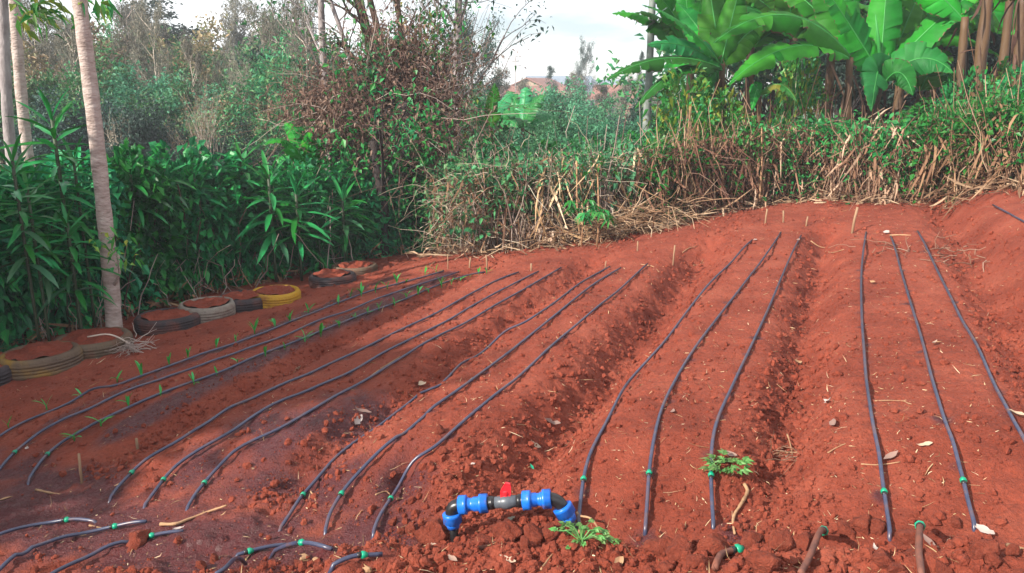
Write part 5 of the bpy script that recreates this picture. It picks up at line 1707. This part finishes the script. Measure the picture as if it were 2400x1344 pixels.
def scrub(name, t0, t1, label, dens, green, seed, stalk='straw', strawk=1.0, up=1.0, leafm='leaf_scrub'):
    rng = np.random.default_rng(seed)
    L = t1 - t0
    c, _ = along(np.array([(t0 + t1) / 2]), np.array([.5]))
    o = empty(name, c[0])
    tag(o, label, 'scrub')
    off = c[0]
    n = int(230 * L * dens)
    P, H = along(rng.uniform(t0, t1, n), rng.random(n) ** .8 * 1.1)
    D = np.stack([rng.normal(size=n) * .22, rng.normal(size=n) * .2, np.full(n, 1.0)], 1)
    part('stalks', Geo().add(*sticks(P, D, H * np.where(rng.random(n) < .12, rng.uniform(1.0, 1.5, n), rng.uniform(.35, 1.02, n)) * up * (1 + .5 * vnoise(P[:, 0] * 2.3, P[:, 1] * 2.3 + seed)), rng.uniform(.004, .013, n), 5, .10, rng, .02)), M[stalk], o, True, off)['kind'] = 'stuff'
    n = int(90 * L * dens * strawk)
    P, H = along(rng.uniform(t0, t1, n), rng.random(n) * .9)
    P[:, 2] += H * rng.random(n) * .95
    part('arching_stems', Geo().add(*sticks(P, rng.normal(size=(n, 3)) * np.array([1, .7, .6]) + np.array([0, -.2, .1]), rng.uniform(.2, .62, n), rng.uniform(.0025, .006, n), 7, .4, rng, .2)), M[stalk], o, True, off)['kind'] = 'stuff'
    n = int(420 * L * dens)
    P, H = along(rng.uniform(t0, t1, n), rng.random(n) * .95)
    P[:, 2] += H * rng.random(n) ** 1.2
    part('dead_leaves', Geo().add(*ribbons(P, rng.normal(size=(n, 3)) * np.array([.7, .6, .5]) - np.array([0, .25, .7]), rng.uniform(.12, .42, n), rng.uniform(.012, .032, n), rng, .5, 4)), [M['straw_dark'] if seed % 2 else M['straw']], o, False, off)['kind'] = 'stuff'
    n = int(360 * L * dens)
    P, H = along(rng.uniform(t0, t1, n), .35 + rng.random(n) * .8)
    P[:, 2] += H * rng.random(n) * .9
    part('withered_leaves', Geo().add(*ribbons(P, rng.normal(size=(n, 3)) - np.array([0, 0, .6]), rng.uniform(.12, .36, n), rng.uniform(.02, .05, n), rng, .6, 4)), [M['straw_dark']], o, False, off)['kind'] = 'stuff'
    m = int(44 * L * green)
    P, H = along(rng.uniform(t0, t1, m), rng.random(m) * .8)
    P[:, 2] += H * (.05 + .95 * rng.random(m) ** .7)
    q = np.repeat(P, 22, 0) + rng.normal(size=(m * 22, 3)) * np.array([.10, .09, .08])
    part('green_leaves', Geo().add(*leaves(q, rng.normal(size=q.shape) + np.array([0, -.4, .1]), rng.uniform(.04, .085, len(q)) * np.repeat(rng.choice([.8, 1, 1.7], m), 22), rng.uniform(.025, .05, len(q)) * np.repeat(rng.choice([.8, 1, 1.5], m), 22), rng, .16, .2)), M[leafm], o, False, off)['kind'] = 'stuff'
    return o


q_ = lambda px: float(np.interp(px, ES[:, 0], EL))
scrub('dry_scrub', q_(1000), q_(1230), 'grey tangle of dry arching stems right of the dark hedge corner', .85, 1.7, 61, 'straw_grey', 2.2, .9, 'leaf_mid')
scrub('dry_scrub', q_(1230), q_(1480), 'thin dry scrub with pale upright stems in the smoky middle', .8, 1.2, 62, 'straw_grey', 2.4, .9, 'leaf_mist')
scrub('dry_scrub', q_(1480), q_(1760), 'dense dry stalk fence in front of the left banana plants', 1.25, 1.4, 63, 'straw_mix', .8, 1.0)
scrub('dry_scrub', q_(1760), q_(2120), 'dry stalk fence in full sun below the big banana plants', 1.3, 1.5, 64, 'straw_mix', .7, 1.0)
scrub('dry_scrub', q_(2120), q_(2480), 'dry stalks mixed with green leaves at the right end of the far edge', 1.2, 2.2, 65, 'straw_mix', .8, .95)
# green shrubs standing in or behind the scrub
GS = [shrub_mesh(70 + i, 1500, .55, .5, 1.0, .10, .05, 'leaf_scrub') for i in range(2)]
GF = [shrub_mesh(80 + i, 1300, .5, .5, 1.0, .12, .055, 'leaf_fresh', 16, 'twig_pale') for i in range(2)]
for ms, px, py, y, sw, lab in ((GF[0], 1610, 195, 10.9, .75, 'yellow-green leafy shrub with two pale stems at the left of the bananas'), (GF[1], 1700, 230, 11.0, .7, 'fresh green shrub behind the dry stalks under the left banana'),
                               (GS[0], 2210, 250, 10.4, 1.0, 'broad dark green coffee shrub right of the largest banana'), (GS[1], 2330, 235, 10.2, 1.1, 'glossy green shrub at the right edge above the dry stalks'), (GS[0], 2420, 225, 10.1, 1.0, 'glossy green shrub cut off by the right edge'),
                               (GF[0], 1880, 150, 11.4, .6, 'thin leafy sapling between the banana plants'), (GS[1], 2265, 185, 10.9, .7, 'leafy shrub at the foot of the left bare banana trunk'), (GF[1], 2330, 165, 11.3, .6, 'fresh green shrub between the bare banana trunks'), (GS[0], 2385, 178, 10.5, .7, 'leafy shrub at the foot of the bare trunk by the right edge'), (GS[1], 1480, 330, 11.5, .9, 'green shrub at the foot of the leaning pole'),
                               (GS[0], 1100, 335, 11.0, 1.0, 'green shrub right of the dead creeper'), (GS[1], 1240, 352, 11.4, 1.2, 'wide green shrub in the smoky middle'), (GS[0], 1380, 345, 11.6, 1.1, 'green shrub behind the thin dry scrub'),
                               (GS[1], 1560, 300, 12.2, 1.0, 'green shrub right of the leaning pole'), (GS[0], 1990, 300, 11.5, .9, 'green shrub behind the dry stalks below the big bananas'), (GS[1], 1010, 400, 10.7, .8, 'dark green shrub below the dead creeper')):
    p = at_y(px, py, y)
    shrub(ms, p[0], y, p[2], lab, None, 'shrub', 'green_shrub', sw)
# pale saplings and cassava plants in front of the scrub
for i, (b, tp, y, lab) in enumerate((((1615, 460), (1618, 250), 10.0, 'pale straight sapling stem rising through the dry fence'), ((1640, 440), (1634, 260), 10.2, 'second pale sapling close right of the first'), ((1780, 470), (1785, 300), 10.0, 'pale upright pole in the dry stalk fence'), ((2062, 440), (2040, 330), 9.9, 'slanting dry pole below the big bananas'), ((1400, 600), (1400, 385), 8.9, 'slim upright stem with a few leaves in the smoky middle'), ((1365, 600), (1352, 370), 8.95, 'slim forked stem left of the leafy one'))):
    P0, P1 = at_y(*b, y), at_y(*tp, y + .1)
    s_ = empty('sapling', P0)
    tag(s_, lab, 'sapling')
    part('stem', Geo().add(*tube(spline([tuple(P0), tuple((P0 + P1) / 2 + RNG.normal(size=3) * .025), tuple(P1)], 10), np.linspace(.015, .009, 10), 6)), M['stick'], s_, True, P0)
    if i < 6:
        c = P1 + RNG.normal(size=(26, 3)) * np.array([.12, .1, .09])
        part('foliage', Geo().add(*leaves(c, RNG.normal(size=(26, 3)), RNG.uniform(.06, .11, 26), RNG.uniform(.03, .05, 26), RNG, .15, .2)), M['leaf_scrub'], s_, False, P0)


def cassava(px, py, y, h_py, lab, seed):
    rng = np.random.default_rng(seed)
    b = at_y(px, py, y)
    b[2] = ground(b[0], b[1])
    c = empty('cassava_plant', b)
    tag(c, lab, 'young plant')
    H = zt(px, h_py, y) - b[2]
    part('stem', Geo().add(*tube(np.array([[0, 0, 0], [.01, 0, H * .5], [0, .01, H]]), [.009, .008, .006], 6)), M['stick'], c)
    for i in range(7):
        a = i * 2.4
        f = rng.uniform(.72, 1)
        q = np.array([math.cos(a) * .13, math.sin(a) * .13, H * f + .05])
        hub = Geo().add(*tube(np.array([[0, 0, H * f], q]), .003, 4))
        n = 6
        an = np.linspace(-1.9, 1.9, n) + a
        hub.add(*leaves(np.repeat(q[None], n, 0), np.stack([np.cos(an), np.sin(an), np.full(n, -.5)], 1), .13, .035, rng, .12, .3))
        part('leaf', hub, M['leaf_scrub'], c, False)


cassava(1362, 605, 8.7, 478, 'cassava plant with drooping fingered leaves, left of the pair', 1)
cassava(1398, 608, 8.65, 500, 'cassava plant with drooping fingered leaves, right of the pair', 2)
# straw litter at the foot of the scrub
rng = np.random.default_rng(41)
n = 1900
P, _ = along(rng.uniform(0, EL[-1], n), rng.normal(size=n) * .26 + .12)
P[:, 2] = terrain(P[:, 0], P[:, 1]) + rng.random(n) ** 2 * .12
g = Geo().add(*ribbons(P, rng.normal(size=(n, 3)) * np.array([1, .8, .15]), rng.uniform(.08, .36, n), rng.uniform(.008, .026, n), rng, .05, 4))
tag(link('straw_litter', g.mesh('straw_litter', M['straw_mix'], False)), 'dry straw and leaf litter along the far edge of the field', kind='stuff')
n = 420
t_ = rng.normal(size=n) * .35 + q_(1500)
P, _ = along(t_, rng.normal(size=n) * .16 - .1)
P[:, 2] += rng.random(n) * .28
part_g = Geo().add(*sticks(P, rng.normal(size=(n, 3)) * np.array([1, .6, .25]), rng.uniform(.15, .6, n), rng.uniform(.003, .008, n), 5, .3, rng, .1))
pile = link('brushwood_pile', part_g.mesh('brushwood_pile', M['straw'], True))
tag(pile, 'low heap of dry twigs at the far edge behind the third bed', 'brushwood')
rng = np.random.default_rng(42)
n = 330
c0 = at(1268, 575)
P = c0 + rng.normal(size=(n, 3)) * np.array([.16, .12, .10]) + np.array([0, 0, .12])
lp_ = link('leaf_pile', Geo().add(*leaves(P, rng.normal(size=(n, 3)), rng.uniform(.06, .14, n), rng.uniform(.04, .08, n), rng, .3, .3)).mesh('leaf_pile', M['dry_leaf'], False))
tag(lp_, 'small heap of pinkish dry leaves in front of the smoky scrub', 'leaf heap', None, 'stuff')
# dead twigs under the left hedge and straw lining it
n = 700
tt = rng.random(n)
hx = np.interp(tt, np.linspace(0, 1, len(hedge_pts)), [p[0] for p in hedge_pts])
hy = np.interp(tt, np.linspace(0, 1, len(hedge_pts)), [p[1] for p in hedge_pts])
P = np.stack([hx + .38 + rng.normal(size=n) * .12, hy - .30 + rng.normal(size=n) * .1, np.zeros(n)], 1)
P[:, 2] = terrain(P[:, 0], P[:, 1]) + rng.random(n) * .12
g = Geo().add(*ribbons(P, rng.normal(size=(n, 3)) * np.array([1, 1, .5]), rng.uniform(.06, .25, n), rng.uniform(.008, .03, n), rng, .2, 4))
tag(link('hedge_litter', g.mesh('hedge_litter', M['straw_dark'], False)), 'dead leaves and twigs under the left hedge', kind='stuff')
n = 60
k = rng.integers(6, 13, n)
P = np.array([(hedge_pts[i][0] + .32 + rng.normal() * .2, hedge_pts[i][1] - .36 + rng.normal() * .1, 0) for i in k])
P[:, 2] = terrain(P[:, 0], P[:, 1])
g = Geo().add(*sticks(P, np.stack([rng.normal(size=n) * .4, rng.normal(size=n) * .2, np.ones(n)], 1), rng.uniform(.3, .9, n), rng.uniform(.004, .009, n), 6, .25, rng, 0))
tag(link('bare_hedge_stems', g.mesh('bare_hedge_stems', M['twig_pale'], True)), 'thin bare stems and suckers in front of the left hedge', kind='stuff')

# ------------------------------------------------------------------ maize seedlings
def blade_small(L, W, ang, seed):
    k = 5
    s = np.linspace(0, 1, k)
    x = L * (s * math.cos(ang) + .25 * s ** 2 * (1 - math.cos(ang)))
    z = L * (s * math.sin(ang) - .35 * s ** 2.2 * math.cos(ang))
    w = W * np.array([.55, .9, 1, .7, .05]) * .5
    V = np.concatenate([np.stack([x, w, z + w * .4], 1), np.stack([x, 0 * x, z], 1), np.stack([x, -w, z + w * .4], 1)])
    q = [(i, i + 1, k + i + 1, k + i) for i in range(k - 1)] + [(k + i, k + i + 1, 2 * k + i + 1, 2 * k + i) for i in range(k - 1)]
    return Geo().add(V, [np.array(q)]).mesh('leaf', M['maize_leaf'])


ML = [blade_small(L, W, a, i) for i, (L, W, a) in enumerate(((.10, .018, 1.25), (.11, .02, .85), (.10, .018, .6), (.08, .022, 1.45)))]
MS = Geo().add(*tube(np.array([[0, 0, -.01], [0, 0, .02], [.002, 0, .045]]), [.005, .0045, .003], 6)).mesh('stem', M['maize_leaf'])
row1 = [(20, 1003), (110, 962), (192, 932), (275, 896), (332, 883), (397, 857), (441, 840), (507, 815), (553, 802), (597, 784), (645, 768), (680, 757), (723, 736), (793, 714), (822, 700), (847, 695), (880, 686), (908, 678), (930, 668), (952, 663), (996, 645), (1022, 641)]
row2 = [(175, 1035), (237, 999), (302, 955), (377, 928), (455, 903), (508, 880), (557, 851), (622, 835), (668, 820), (715, 803), (752, 790), (795, 768), (832, 748), (862, 737), (888, 727), (925, 717), (953, 702), (980, 692), (1005, 687), (1035, 676), (1058, 667), (1080, 660), (1102, 650), (1122, 645), (1141, 643)]
ORD = 'first second third fourth fifth sixth seventh eighth ninth tenth eleventh twelfth thirteenth fourteenth fifteenth sixteenth seventeenth eighteenth nineteenth twentieth twenty-first twenty-second twenty-third twenty-fourth twenty-fifth'.split()
for j, row in enumerate((row1, row2)):
    for i, (px, py) in enumerate(row):
        rng = np.random.default_rng(i * 7 + j * 1000)
        p = at(px, py)
        s_ = empty('maize_seedling', p, rng.uniform(0, 6.28), rng.uniform(.55, 1.05))
        lab = ORD[len(row) - 1 - i] + ' maize seedling from the far end, ' + ('tyre-side row', 'wet soil row')[j]
        tag(s_, lab, 'maize seedling', ('seedlings in the row by the tyres', 'seedlings in the row by the wet soil')[j])
        if (j, i) == (1, 0):
            s_['label'] = 'nearest maize seedling, right below the others beside the wet pipe'
        if (j, i) == (0, 0):
            s_['label'] = 'maize seedling nearest the left edge of the picture'
        link('stem', MS, s_)
        for q in range(rng.integers(2, 5)):
            lf = link('leaf', ML[rng.integers(0, 4)], s_)
            lf.location = (0, 0, .012 + .01 * q)
            lf.rotation_euler = (0, 0, q * PI + rng.normal() * .5)

# ------------------------------------------------------------------ stakes, sticks, fallen leaves, weeds
def stick_px(pts, r, label, name='stick', mat='stick', cat='stick', lift=None, taper=.6, group=None):
    P = []
    for i, q in enumerate(pts):
        P.append(at(q[0], q[1], r * .8 + (q[2] if len(q) > 2 else 0)))
    C = spline([tuple(p) for p in P], max(8, 4 * len(P))) if len(P) > 2 else np.linspace(P[0], P[1], 6)
    o = link(name, Geo().add(*tube(C, np.linspace(r, r * taper, len(C)) * (1 + .08 * RNG.normal(size=len(C))), 6)).mesh(name, M[mat], True, P[0]))
    o.location = P[0]
    tag(o, label, cat, group)
    return o


def stake(px, py, py_top, r, label, lean=(0, 0)):
    b = at(px, py)
    top = at_y(px, py_top, b[1])
    H = top[2] - b[2]
    o = link('stake', Geo().add(*tube(np.array([[0, 0, -.05], [lean[0] * .4, lean[1] * .4, H * .5], [lean[0], lean[1], H]]), [r, r * .95, r * .9], 7)).mesh('stake', M['wood_stake']))
    o.location = b
    tag(o, label, 'stake')


stake(1996, 548, 486, .013, 'tallest wooden stake at the head of the sunny far beds', (.03, 0))
stake(1793, 527, 490, .010, 'short stake left of the pair by the straw', (.01, 0))
stake(1836, 522, 494, .010, 'short stake right of the pair by the straw', (-.01, 0))
stake(1889, 530, 508, .009, 'small stake between the straw and the tallest stake', (.01, 0))
stake(1577, 622, 575, .008, 'thin stake in the shaded furrow head', (.01, 0))
stake(1494, 588, 566, .008, 'little stake in front of the brushwood heap', (0, 0))
stake(1142, 632, 598, .010, 'small stake at the far end of the seedling bed', (-.01, 0))
stake(1100, 628, 604, .010, 'split stake left of the one at the seedling bed end', (.015, 0))
stake(1245, 635, 618, .010, 'stub of a stake at the end of the second bed', (0, 0))
stake(1050, 632, 596, .006, 'thin twig stake behind the seedlings', (0, 0))
stake(1418, 628, 612, .006, 'thin twig stake at the end of the third bed', (.01, 0))
stake(323, 1056, 1028, .008, 'dry stalk stump on the flank of the first bed', (0, 0))
stake(192, 1135, 1066, .007, 'dry stalk standing in front of the first bed', (0, .01))
stick_px([(376, 1229), (412, 1228), (445, 1216), (490, 1199), (531, 1185, .02)], .008, 'long tan split cane lying across the wet trench')
stick_px([(84, 1148), (110, 1154), (148, 1161)], .007, 'short brown stick on the wet mud at left')
stick_px([(870, 881), (895, 862), (915, 850), (938, 835)], .004, 'pale straw lying across the third pipe of the second bed')
stick_px([(1744, 1134), (1752, 1150), (1738, 1180), (1722, 1205), (1718, 1225), (1722, 1252)], .008, 'bent woody root running down from the leafy weed')
stick_px([(1352, 1200, .03), (1360, 1225, .01), (1356, 1252)], .005, 'pale dry stem standing against the pipe by the right elbow', taper=.9)
stick_px([(1362, 1210, .05), (1385, 1216, .06), (1400, 1235, .03), (1412, 1252)], .005, 'bent dry stem arching over the sprawling weed')
stick_px([(1268, 1335), (1290, 1305), (1305, 1288)], .004, 'thin dry root in front of the sprawling weed')
stick_px([(2050, 940), (2090, 939), (2128, 941)], .003, 'straight pale straw between the two pipes of the right bed')
stick_px([(2018, 1088), (2060, 1090), (2110, 1083)], .003, 'pale straw crossing the left pipe of the right bed')
stick_px([(1845, 1018, .03), (1852, 1040, .02), (1857, 1066)], .004, 'short pale straw standing in the furrow clods')
stick_px([(1816, 1064), (1840, 1062), (1868, 1060)], .003, 'pale straw lying on the clods beside the standing one')
stick_px([(1940, 1062), (1960, 1050), (1982, 1040)], .003, 'short tan straw on the left flank of the right bed')
stick_px([(2362, 1278), (2390, 1285), (2420, 1292)], .008, 'thick pale stick at the right bottom edge')
stick_px([(1303, 1050), (1325, 1045), (1338, 1030), (1345, 1022)], .003, 'forked pale rootlet in the furrow behind the valve')
stick_px([(1502, 620), (1530, 625), (1545, 638)], .005, 'curved pale twig at the far end of the third bed')
stick_px([(1600, 592), (1615, 582), (1632, 578)], .005, 'curved dry twig at the head of the deep furrow')
stick_px([(1625, 622), (1640, 620), (1648, 608)], .004, 'small bent twig right of the deep furrow')
stick_px([(1210, 996), (1240, 998), (1262, 1010)], .003, 'thin straw on the shaded flank of the third bed')
stick_px([(925, 920), (950, 922), (970, 930)], .003, 'pale straw in the furrow by the third bed')
stick_px([(728, 1152), (738, 1168), (741, 1184)], .004, 'short curled twig behind the green nut of the third bed')
stick_px([(880, 1160), (905, 1152), (915, 1160)], .004, 'loop of dry grass beside the third bed pipe')
stick_px([(210, 1232), (240, 1238), (262, 1238)], .005, 'whitish stalk beside the near-side pipes')
stick_px([(2085, 552), (2110, 551), (2135, 552)], .008, 'pale stick lying across the heads of the right bed pipes', group=None)
stick_px([(1900, 565), (1920, 578), (1940, 582)], .006, 'dry curled leaf stalk left of the tallest stake')
stick_px([(1935, 590), (1955, 592), (1978, 585)], .006, 'pair of crossed straws below the tallest stake')
# dry root clump by the second tyre
rng = np.random.default_rng(51)
c0 = at(312, 828)
n = 55
g = Geo().add(*sticks(np.tile(c0 + np.array([0, 0, .05]), (n, 1)) + rng.normal(size=(n, 3)) * .03, rng.normal(size=(n, 3)) * np.array([1, .8, .35]), rng.uniform(.06, .17, n), rng.uniform(.002, .005, n), 6, .4, rng, .25))
o = link('root_clump', g.mesh('root_clump', M['twig_pale'], True, c0))
o.location = c0
tag(o, 'tangled clump of pale dry roots against the tan tyre', 'dry roots')
a, b_ = at(205, 790, .16), at(315, 812, .03)
o = link('fibre_strip', Geo().add(*tube(spline([tuple(a), tuple((a + b_) / 2 + np.array([0, 0, .06])), tuple(b_)], 12), .007, 5)).mesh('fibre_strip', M['twig_pale'], True, a))
o.location = a
tag(o, 'pale fibre strip lying over the rim of the tan tyre', 'fibre strip')
# dry grass tuft in the furrow
c0 = at(1862, 1068)
n = 40
g = Geo().add(*sticks(c0 + rng.normal(size=(n, 3)) * np.array([.05, .03, .008]), rng.normal(size=(n, 3)) * np.array([1, .6, .3]), rng.uniform(.05, .14, n), rng.uniform(.0012, .0025, n), 5, .2, rng, .1))
o = link('dry_grass_tuft', g.mesh('dry_grass_tuft', M['straw'], True, c0))
o.location = c0
tag(o, 'flattened tuft of dry grass in the furrow between the right beds', 'dry grass')
c0 = at(2190, 590)
n = 70
g = Geo().add(*sticks(c0 + rng.normal(size=(n, 3)) * np.array([.22, .3, .015]), rng.normal(size=(n, 3)) * np.array([1, 1, .2]), rng.uniform(.08, .3, n), rng.uniform(.003, .006, n), 5, .3, rng, .1))
o = link('dry_weed', g.mesh('dry_weed', M['straw'], True, c0))
o.location = c0
tag(o, 'dried uprooted weed lying at the head of the rightmost pipe', 'dry weed', None, 'stuff')


def leaf_flat(px, py, L, W, rot, label, mat='dry_leaf', curl=.6, seed=0, group=None):
    rng = np.random.default_rng(seed + 300)
    k = 7
    s = np.linspace(-1, 1, k)
    w = W * .46 * np.clip(1 - np.abs(s + rng.uniform(-.15, .15)) ** 1.8, 0, 1) ** .95 * (1 + .18 * rng.normal(size=k)) + .0006
    z = curl * L * .25 * (s ** 2) + rng.normal(size=k) * L * .02
    x = s * L * .5
    V = np.concatenate([np.stack([x, w, z + w * rng.uniform(.3, .9)], 1), np.stack([x, w * .0, z], 1), np.stack([x, -w, z + w * rng.uniform(.1, .8)], 1)])
    q = [(i, i + 1, k + i + 1, k + i) for i in range(k - 1)] + [(k + i, k + i + 1, 2 * k + i + 1, 2 * k + i) for i in range(k - 1)]
    p = at(px, py)
    o = link('fallen_leaf', Geo().add(V, [np.array(q)]).mesh('fallen_leaf', M[mat], True))
    o.location = (p[0], p[1], p[2] + .008)
    e = .06
    gx = (ground(p[0] + e, p[1]) - ground(p[0] - e, p[1])) / (2 * e)
    gy = (ground(p[0], p[1] + e) - ground(p[0], p[1] - e)) / (2 * e)
    o.rotation_euler = Vector((-gx, -gy, 1)).to_track_quat('Z', 'Y').to_euler()
    o.rotation_euler.rotate_axis('Z', rot)
    tag(o, label, 'fallen leaf', group)
    return o


leaf_flat(1290, 993, .115, .045, -.75, 'large pale pink dry leaf in the deep furrow', seed=1)
leaf_flat(1253, 1047, .075, .032, -1.1, 'pinkish dry leaf in the furrow behind the valve', seed=2)
leaf_flat(1577, 969, .045, .022, -.6, 'pinkish dry leaf between the pipes of the sunny bed', seed=3)
leaf_flat(1710, 1070, .06, .03, -.7, 'grey-pink leaf above the leafy weed', seed=4)
leaf_flat(1870, 853, .06, .045, -.5, 'yellow-tan leaf in the furrow between the right beds', 'stick', seed=5)
leaf_flat(1940, 945, .08, .035, .5, 'crumpled whitish leaf on the left flank of the right bed', 'white_plastic', seed=6)
leaf_flat(1955, 1000, .08, .04, .2, 'curled grey-pink leaf on the left flank of the right bed', seed=7)
leaf_flat(2087, 1075, .08, .03, 1.0, 'rolled tan leaf right of the left pipe', seed=8)
leaf_flat(2165, 1048, .07, .025, .3, 'thin pale leaf between the pipes of the right bed', seed=9)
leaf_flat(2385, 978, .085, .04, -1.2, 'pink curled leaf beside the rightmost pipe', seed=10)
leaf_flat(2190, 808, .075, .02, .1, 'narrow grey leaf between the upper pipes of the right bed', seed=11)
leaf_flat(850, 968, .10, .03, -1.1, 'upright pale leaf sliver in the wet furrow', seed=12)
leaf_flat(838, 992, .11, .05, .2, 'pale wet plastic-like scrap in the wet furrow', 'white_plastic', seed=13)
leaf_flat(700, 868, .08, .04, .5, 'pale leaf on the flank of the first bed', seed=14)
leaf_flat(990, 905, .07, .04, .4, 'pale leaf in the furrow left of the third bed', seed=15)
leaf_flat(1130, 1292, .10, .035, -.3, 'long curled pale leaf below the valve', seed=16)
leaf_flat(1018, 1285, .04, .02, .5, 'grey leaf left of the riser pipe', seed=17)
leaf_flat(1062, 1318, .05, .02, .4, 'tan leaf at the bottom below the riser', seed=18)
leaf_flat(1190, 1318, .06, .02, -.3, 'whitish leaf scrap at the bottom centre', seed=19)
leaf_flat(1195, 1225, .05, .03, -.6, 'greenish grey leaf on the clods under the valve', 'leaf_wispy', seed=20)
leaf_flat(1450, 1325, .05, .03, 1.2, 'tan leaf at the bottom right of the sprawling weed', 'stick', seed=21)
leaf_flat(2180, 1280, .09, .03, -.1, 'grey-pink leaf stuck on the right pipe stub', seed=22)
leaf_flat(2305, 1252, .08, .03, -.1, 'white shredded scrap at the foot of the right bed pipe', 'white_plastic', seed=23)
leaf_flat(2050, 1290, .04, .015, -.2, 'small white scrap in the trench at right', 'white_plastic', seed=24)
leaf_flat(10, 1176, .08, .035, .4, 'tan flat chip on the wet mud at the left edge', 'stick', seed=25)
leaf_flat(420, 1245, .05, .03, .2, 'white scrap at the pipe end near the bamboo cane', 'white_plastic', seed=26)
leaf_flat(64, 1055, .03, .02, .2, 'whitish pebble-like scrap beside the first bed pipe', 'white_plastic', seed=27)
leaf_flat(1245, 1099, .035, .016, 1.1, 'small bluish green plastic clip in the furrow', 'green_plastic', seed=28)
leaf_flat(1770, 565, .06, .04, .2, 'white scrap at the head of the sunny bed', 'white_plastic', seed=29)
leaf_flat(2078, 549, .07, .05, .2, 'crumpled white scrap at the head of the right bed', 'white_plastic', seed=30)
leaf_flat(1870, 565, .06, .03, .2, 'pale leaf at the head of the third sunny pipe', seed=31)
leaf_flat(2045, 665, .06, .03, .5, 'orange-tan leaf by the left pipe of the right bed', 'stick', seed=32)
# pale stones
for i, (px, py, r, lab) in enumerate(((712, 1312, .026, 'pale orange stone beside the short near-side pipe'), (738, 1318, .018, 'small tan stone right of the pale orange one'), (1150, 1082, .009, 'small white stone in the furrow clods'), (1108, 1088, .009, 'little white stone on the flank of the third bed'), (860, 1342, .02, 'tan stone at the bottom edge'))):
    p = at(px, py)
    o = link('stone', CLM[(i + 3) % 8].copy())
    o.data.materials[0] = M['stick'] if i in (0, 1, 4) else M['white_plastic']
    o.location = (p[0], p[1], p[2] + r * .3)
    o.scale = (r, r * .8, r * .7)
    tag(o, lab, 'stone')


def weed(px, py, label, n, spread, L, W, stems, seed, lift=.05, upright=.6):
    rng = np.random.default_rng(seed)
    p = at(px, py)
    w = empty('weed', p, 0, .88)
    tag(w, label, 'weed')
    for i in range(n):
        a = rng.uniform(0, 6.28)
        rr = spread * math.sqrt(rng.random())
        q = np.array([rr * math.cos(a), rr * math.sin(a) * .8, lift * rng.uniform(.4, 1.4)])
        g = Geo()
        if stems:
            g.add(*tube(np.array([[0, 0, .005], q * .6 + np.array([0, 0, .02]), q]), .0022, 4))
        m = 5
        an = a + np.linspace(-1.1, 1.1, m)
        le = L * np.array([.55, .8, 1, .8, .55]) * rng.uniform(.7, 1.2)
        g.add(*leaves(np.repeat(q[None], m, 0), np.stack([np.cos(an), np.sin(an), np.full(m, upright * rng.uniform(.3, 1.3))], 1), le, W, rng, .2, .25))
        part('leaf', g, M['weed_leaf'], w, False)
    return w


weed(1705, 1112, 'bright green leafy weed covering the right pipe of the sunny bed', 30, .085, .055, .018, False, 1, .05, .5)
weed(1362, 1272, 'sprawling green weed with pale stems in front of the right elbow', 26, .10, .035, .017, True, 2, .035, .4)
weed(1436, 1278, 'tiny green weed right of the sprawling one', 6, .02, .03, .013, False, 3, .015, .6)
# pale specks of straw scattered over the soil
rng = np.random.default_rng(61)
n = 7500
y = 1.8 * (11 / 1.8) ** rng.random(n)
x = rng.uniform(-.66, .66, n) * y
u, v = uv(x, y)
k = (field_mask(u, v) < .1) & (rng.random(n) < np.where(u < -2, .45, 1))
x, y = x[k], y[k]
n = len(x)
P = np.stack([x, y, terrain(x, y) + .004], 1)
g = Geo().add(*ribbons(P, rng.normal(size=(n, 3)) * np.array([1, 1, .12]), .012 + .05 * rng.random(n) ** 3, .0015 + .004 * rng.random(n) ** 2, rng, .03, 3))
tag(link('straw_flecks', g.mesh('straw_flecks', M['straw'], False)), 'tiny flecks of straw scattered over the soil', kind='stuff')

# ------------------------------------------------------------------ haze
hz = Geo()
x0, x1, y0_, y1_, z0_, z1_ = -110, 110, -14, 130, -6.5, 11.5
V = [(a, b, c) for c in (z0_, z1_) for b in (y0_, y1_) for a in (x0, x1)]
hz.add(V, [np.array([(0, 2, 3, 1), (4, 5, 7, 6), (0, 1, 5, 4), (2, 6, 7, 3), (0, 4, 6, 2), (1, 3, 7, 5)])])
hm = bpy.data.materials.new('haze')
hm.use_nodes = True
hn = hm.node_tree
hn.nodes.clear()
ho = hn.nodes.new('ShaderNodeOutputMaterial')
hv = hn.nodes.new('ShaderNodeVolumePrincipled')
hv.inputs['Color'].default_value = (.86, .92, 1.0, 1)
hv.inputs['Density'].default_value = .0024
hv.inputs['Anisotropy'].default_value = .1
hn.links.new(hv.outputs['Volume'], ho.inputs['Volume'])
tag(link('haze', hz.mesh('haze', hm, False)), 'thin smoke haze over the valley', kind='stuff')
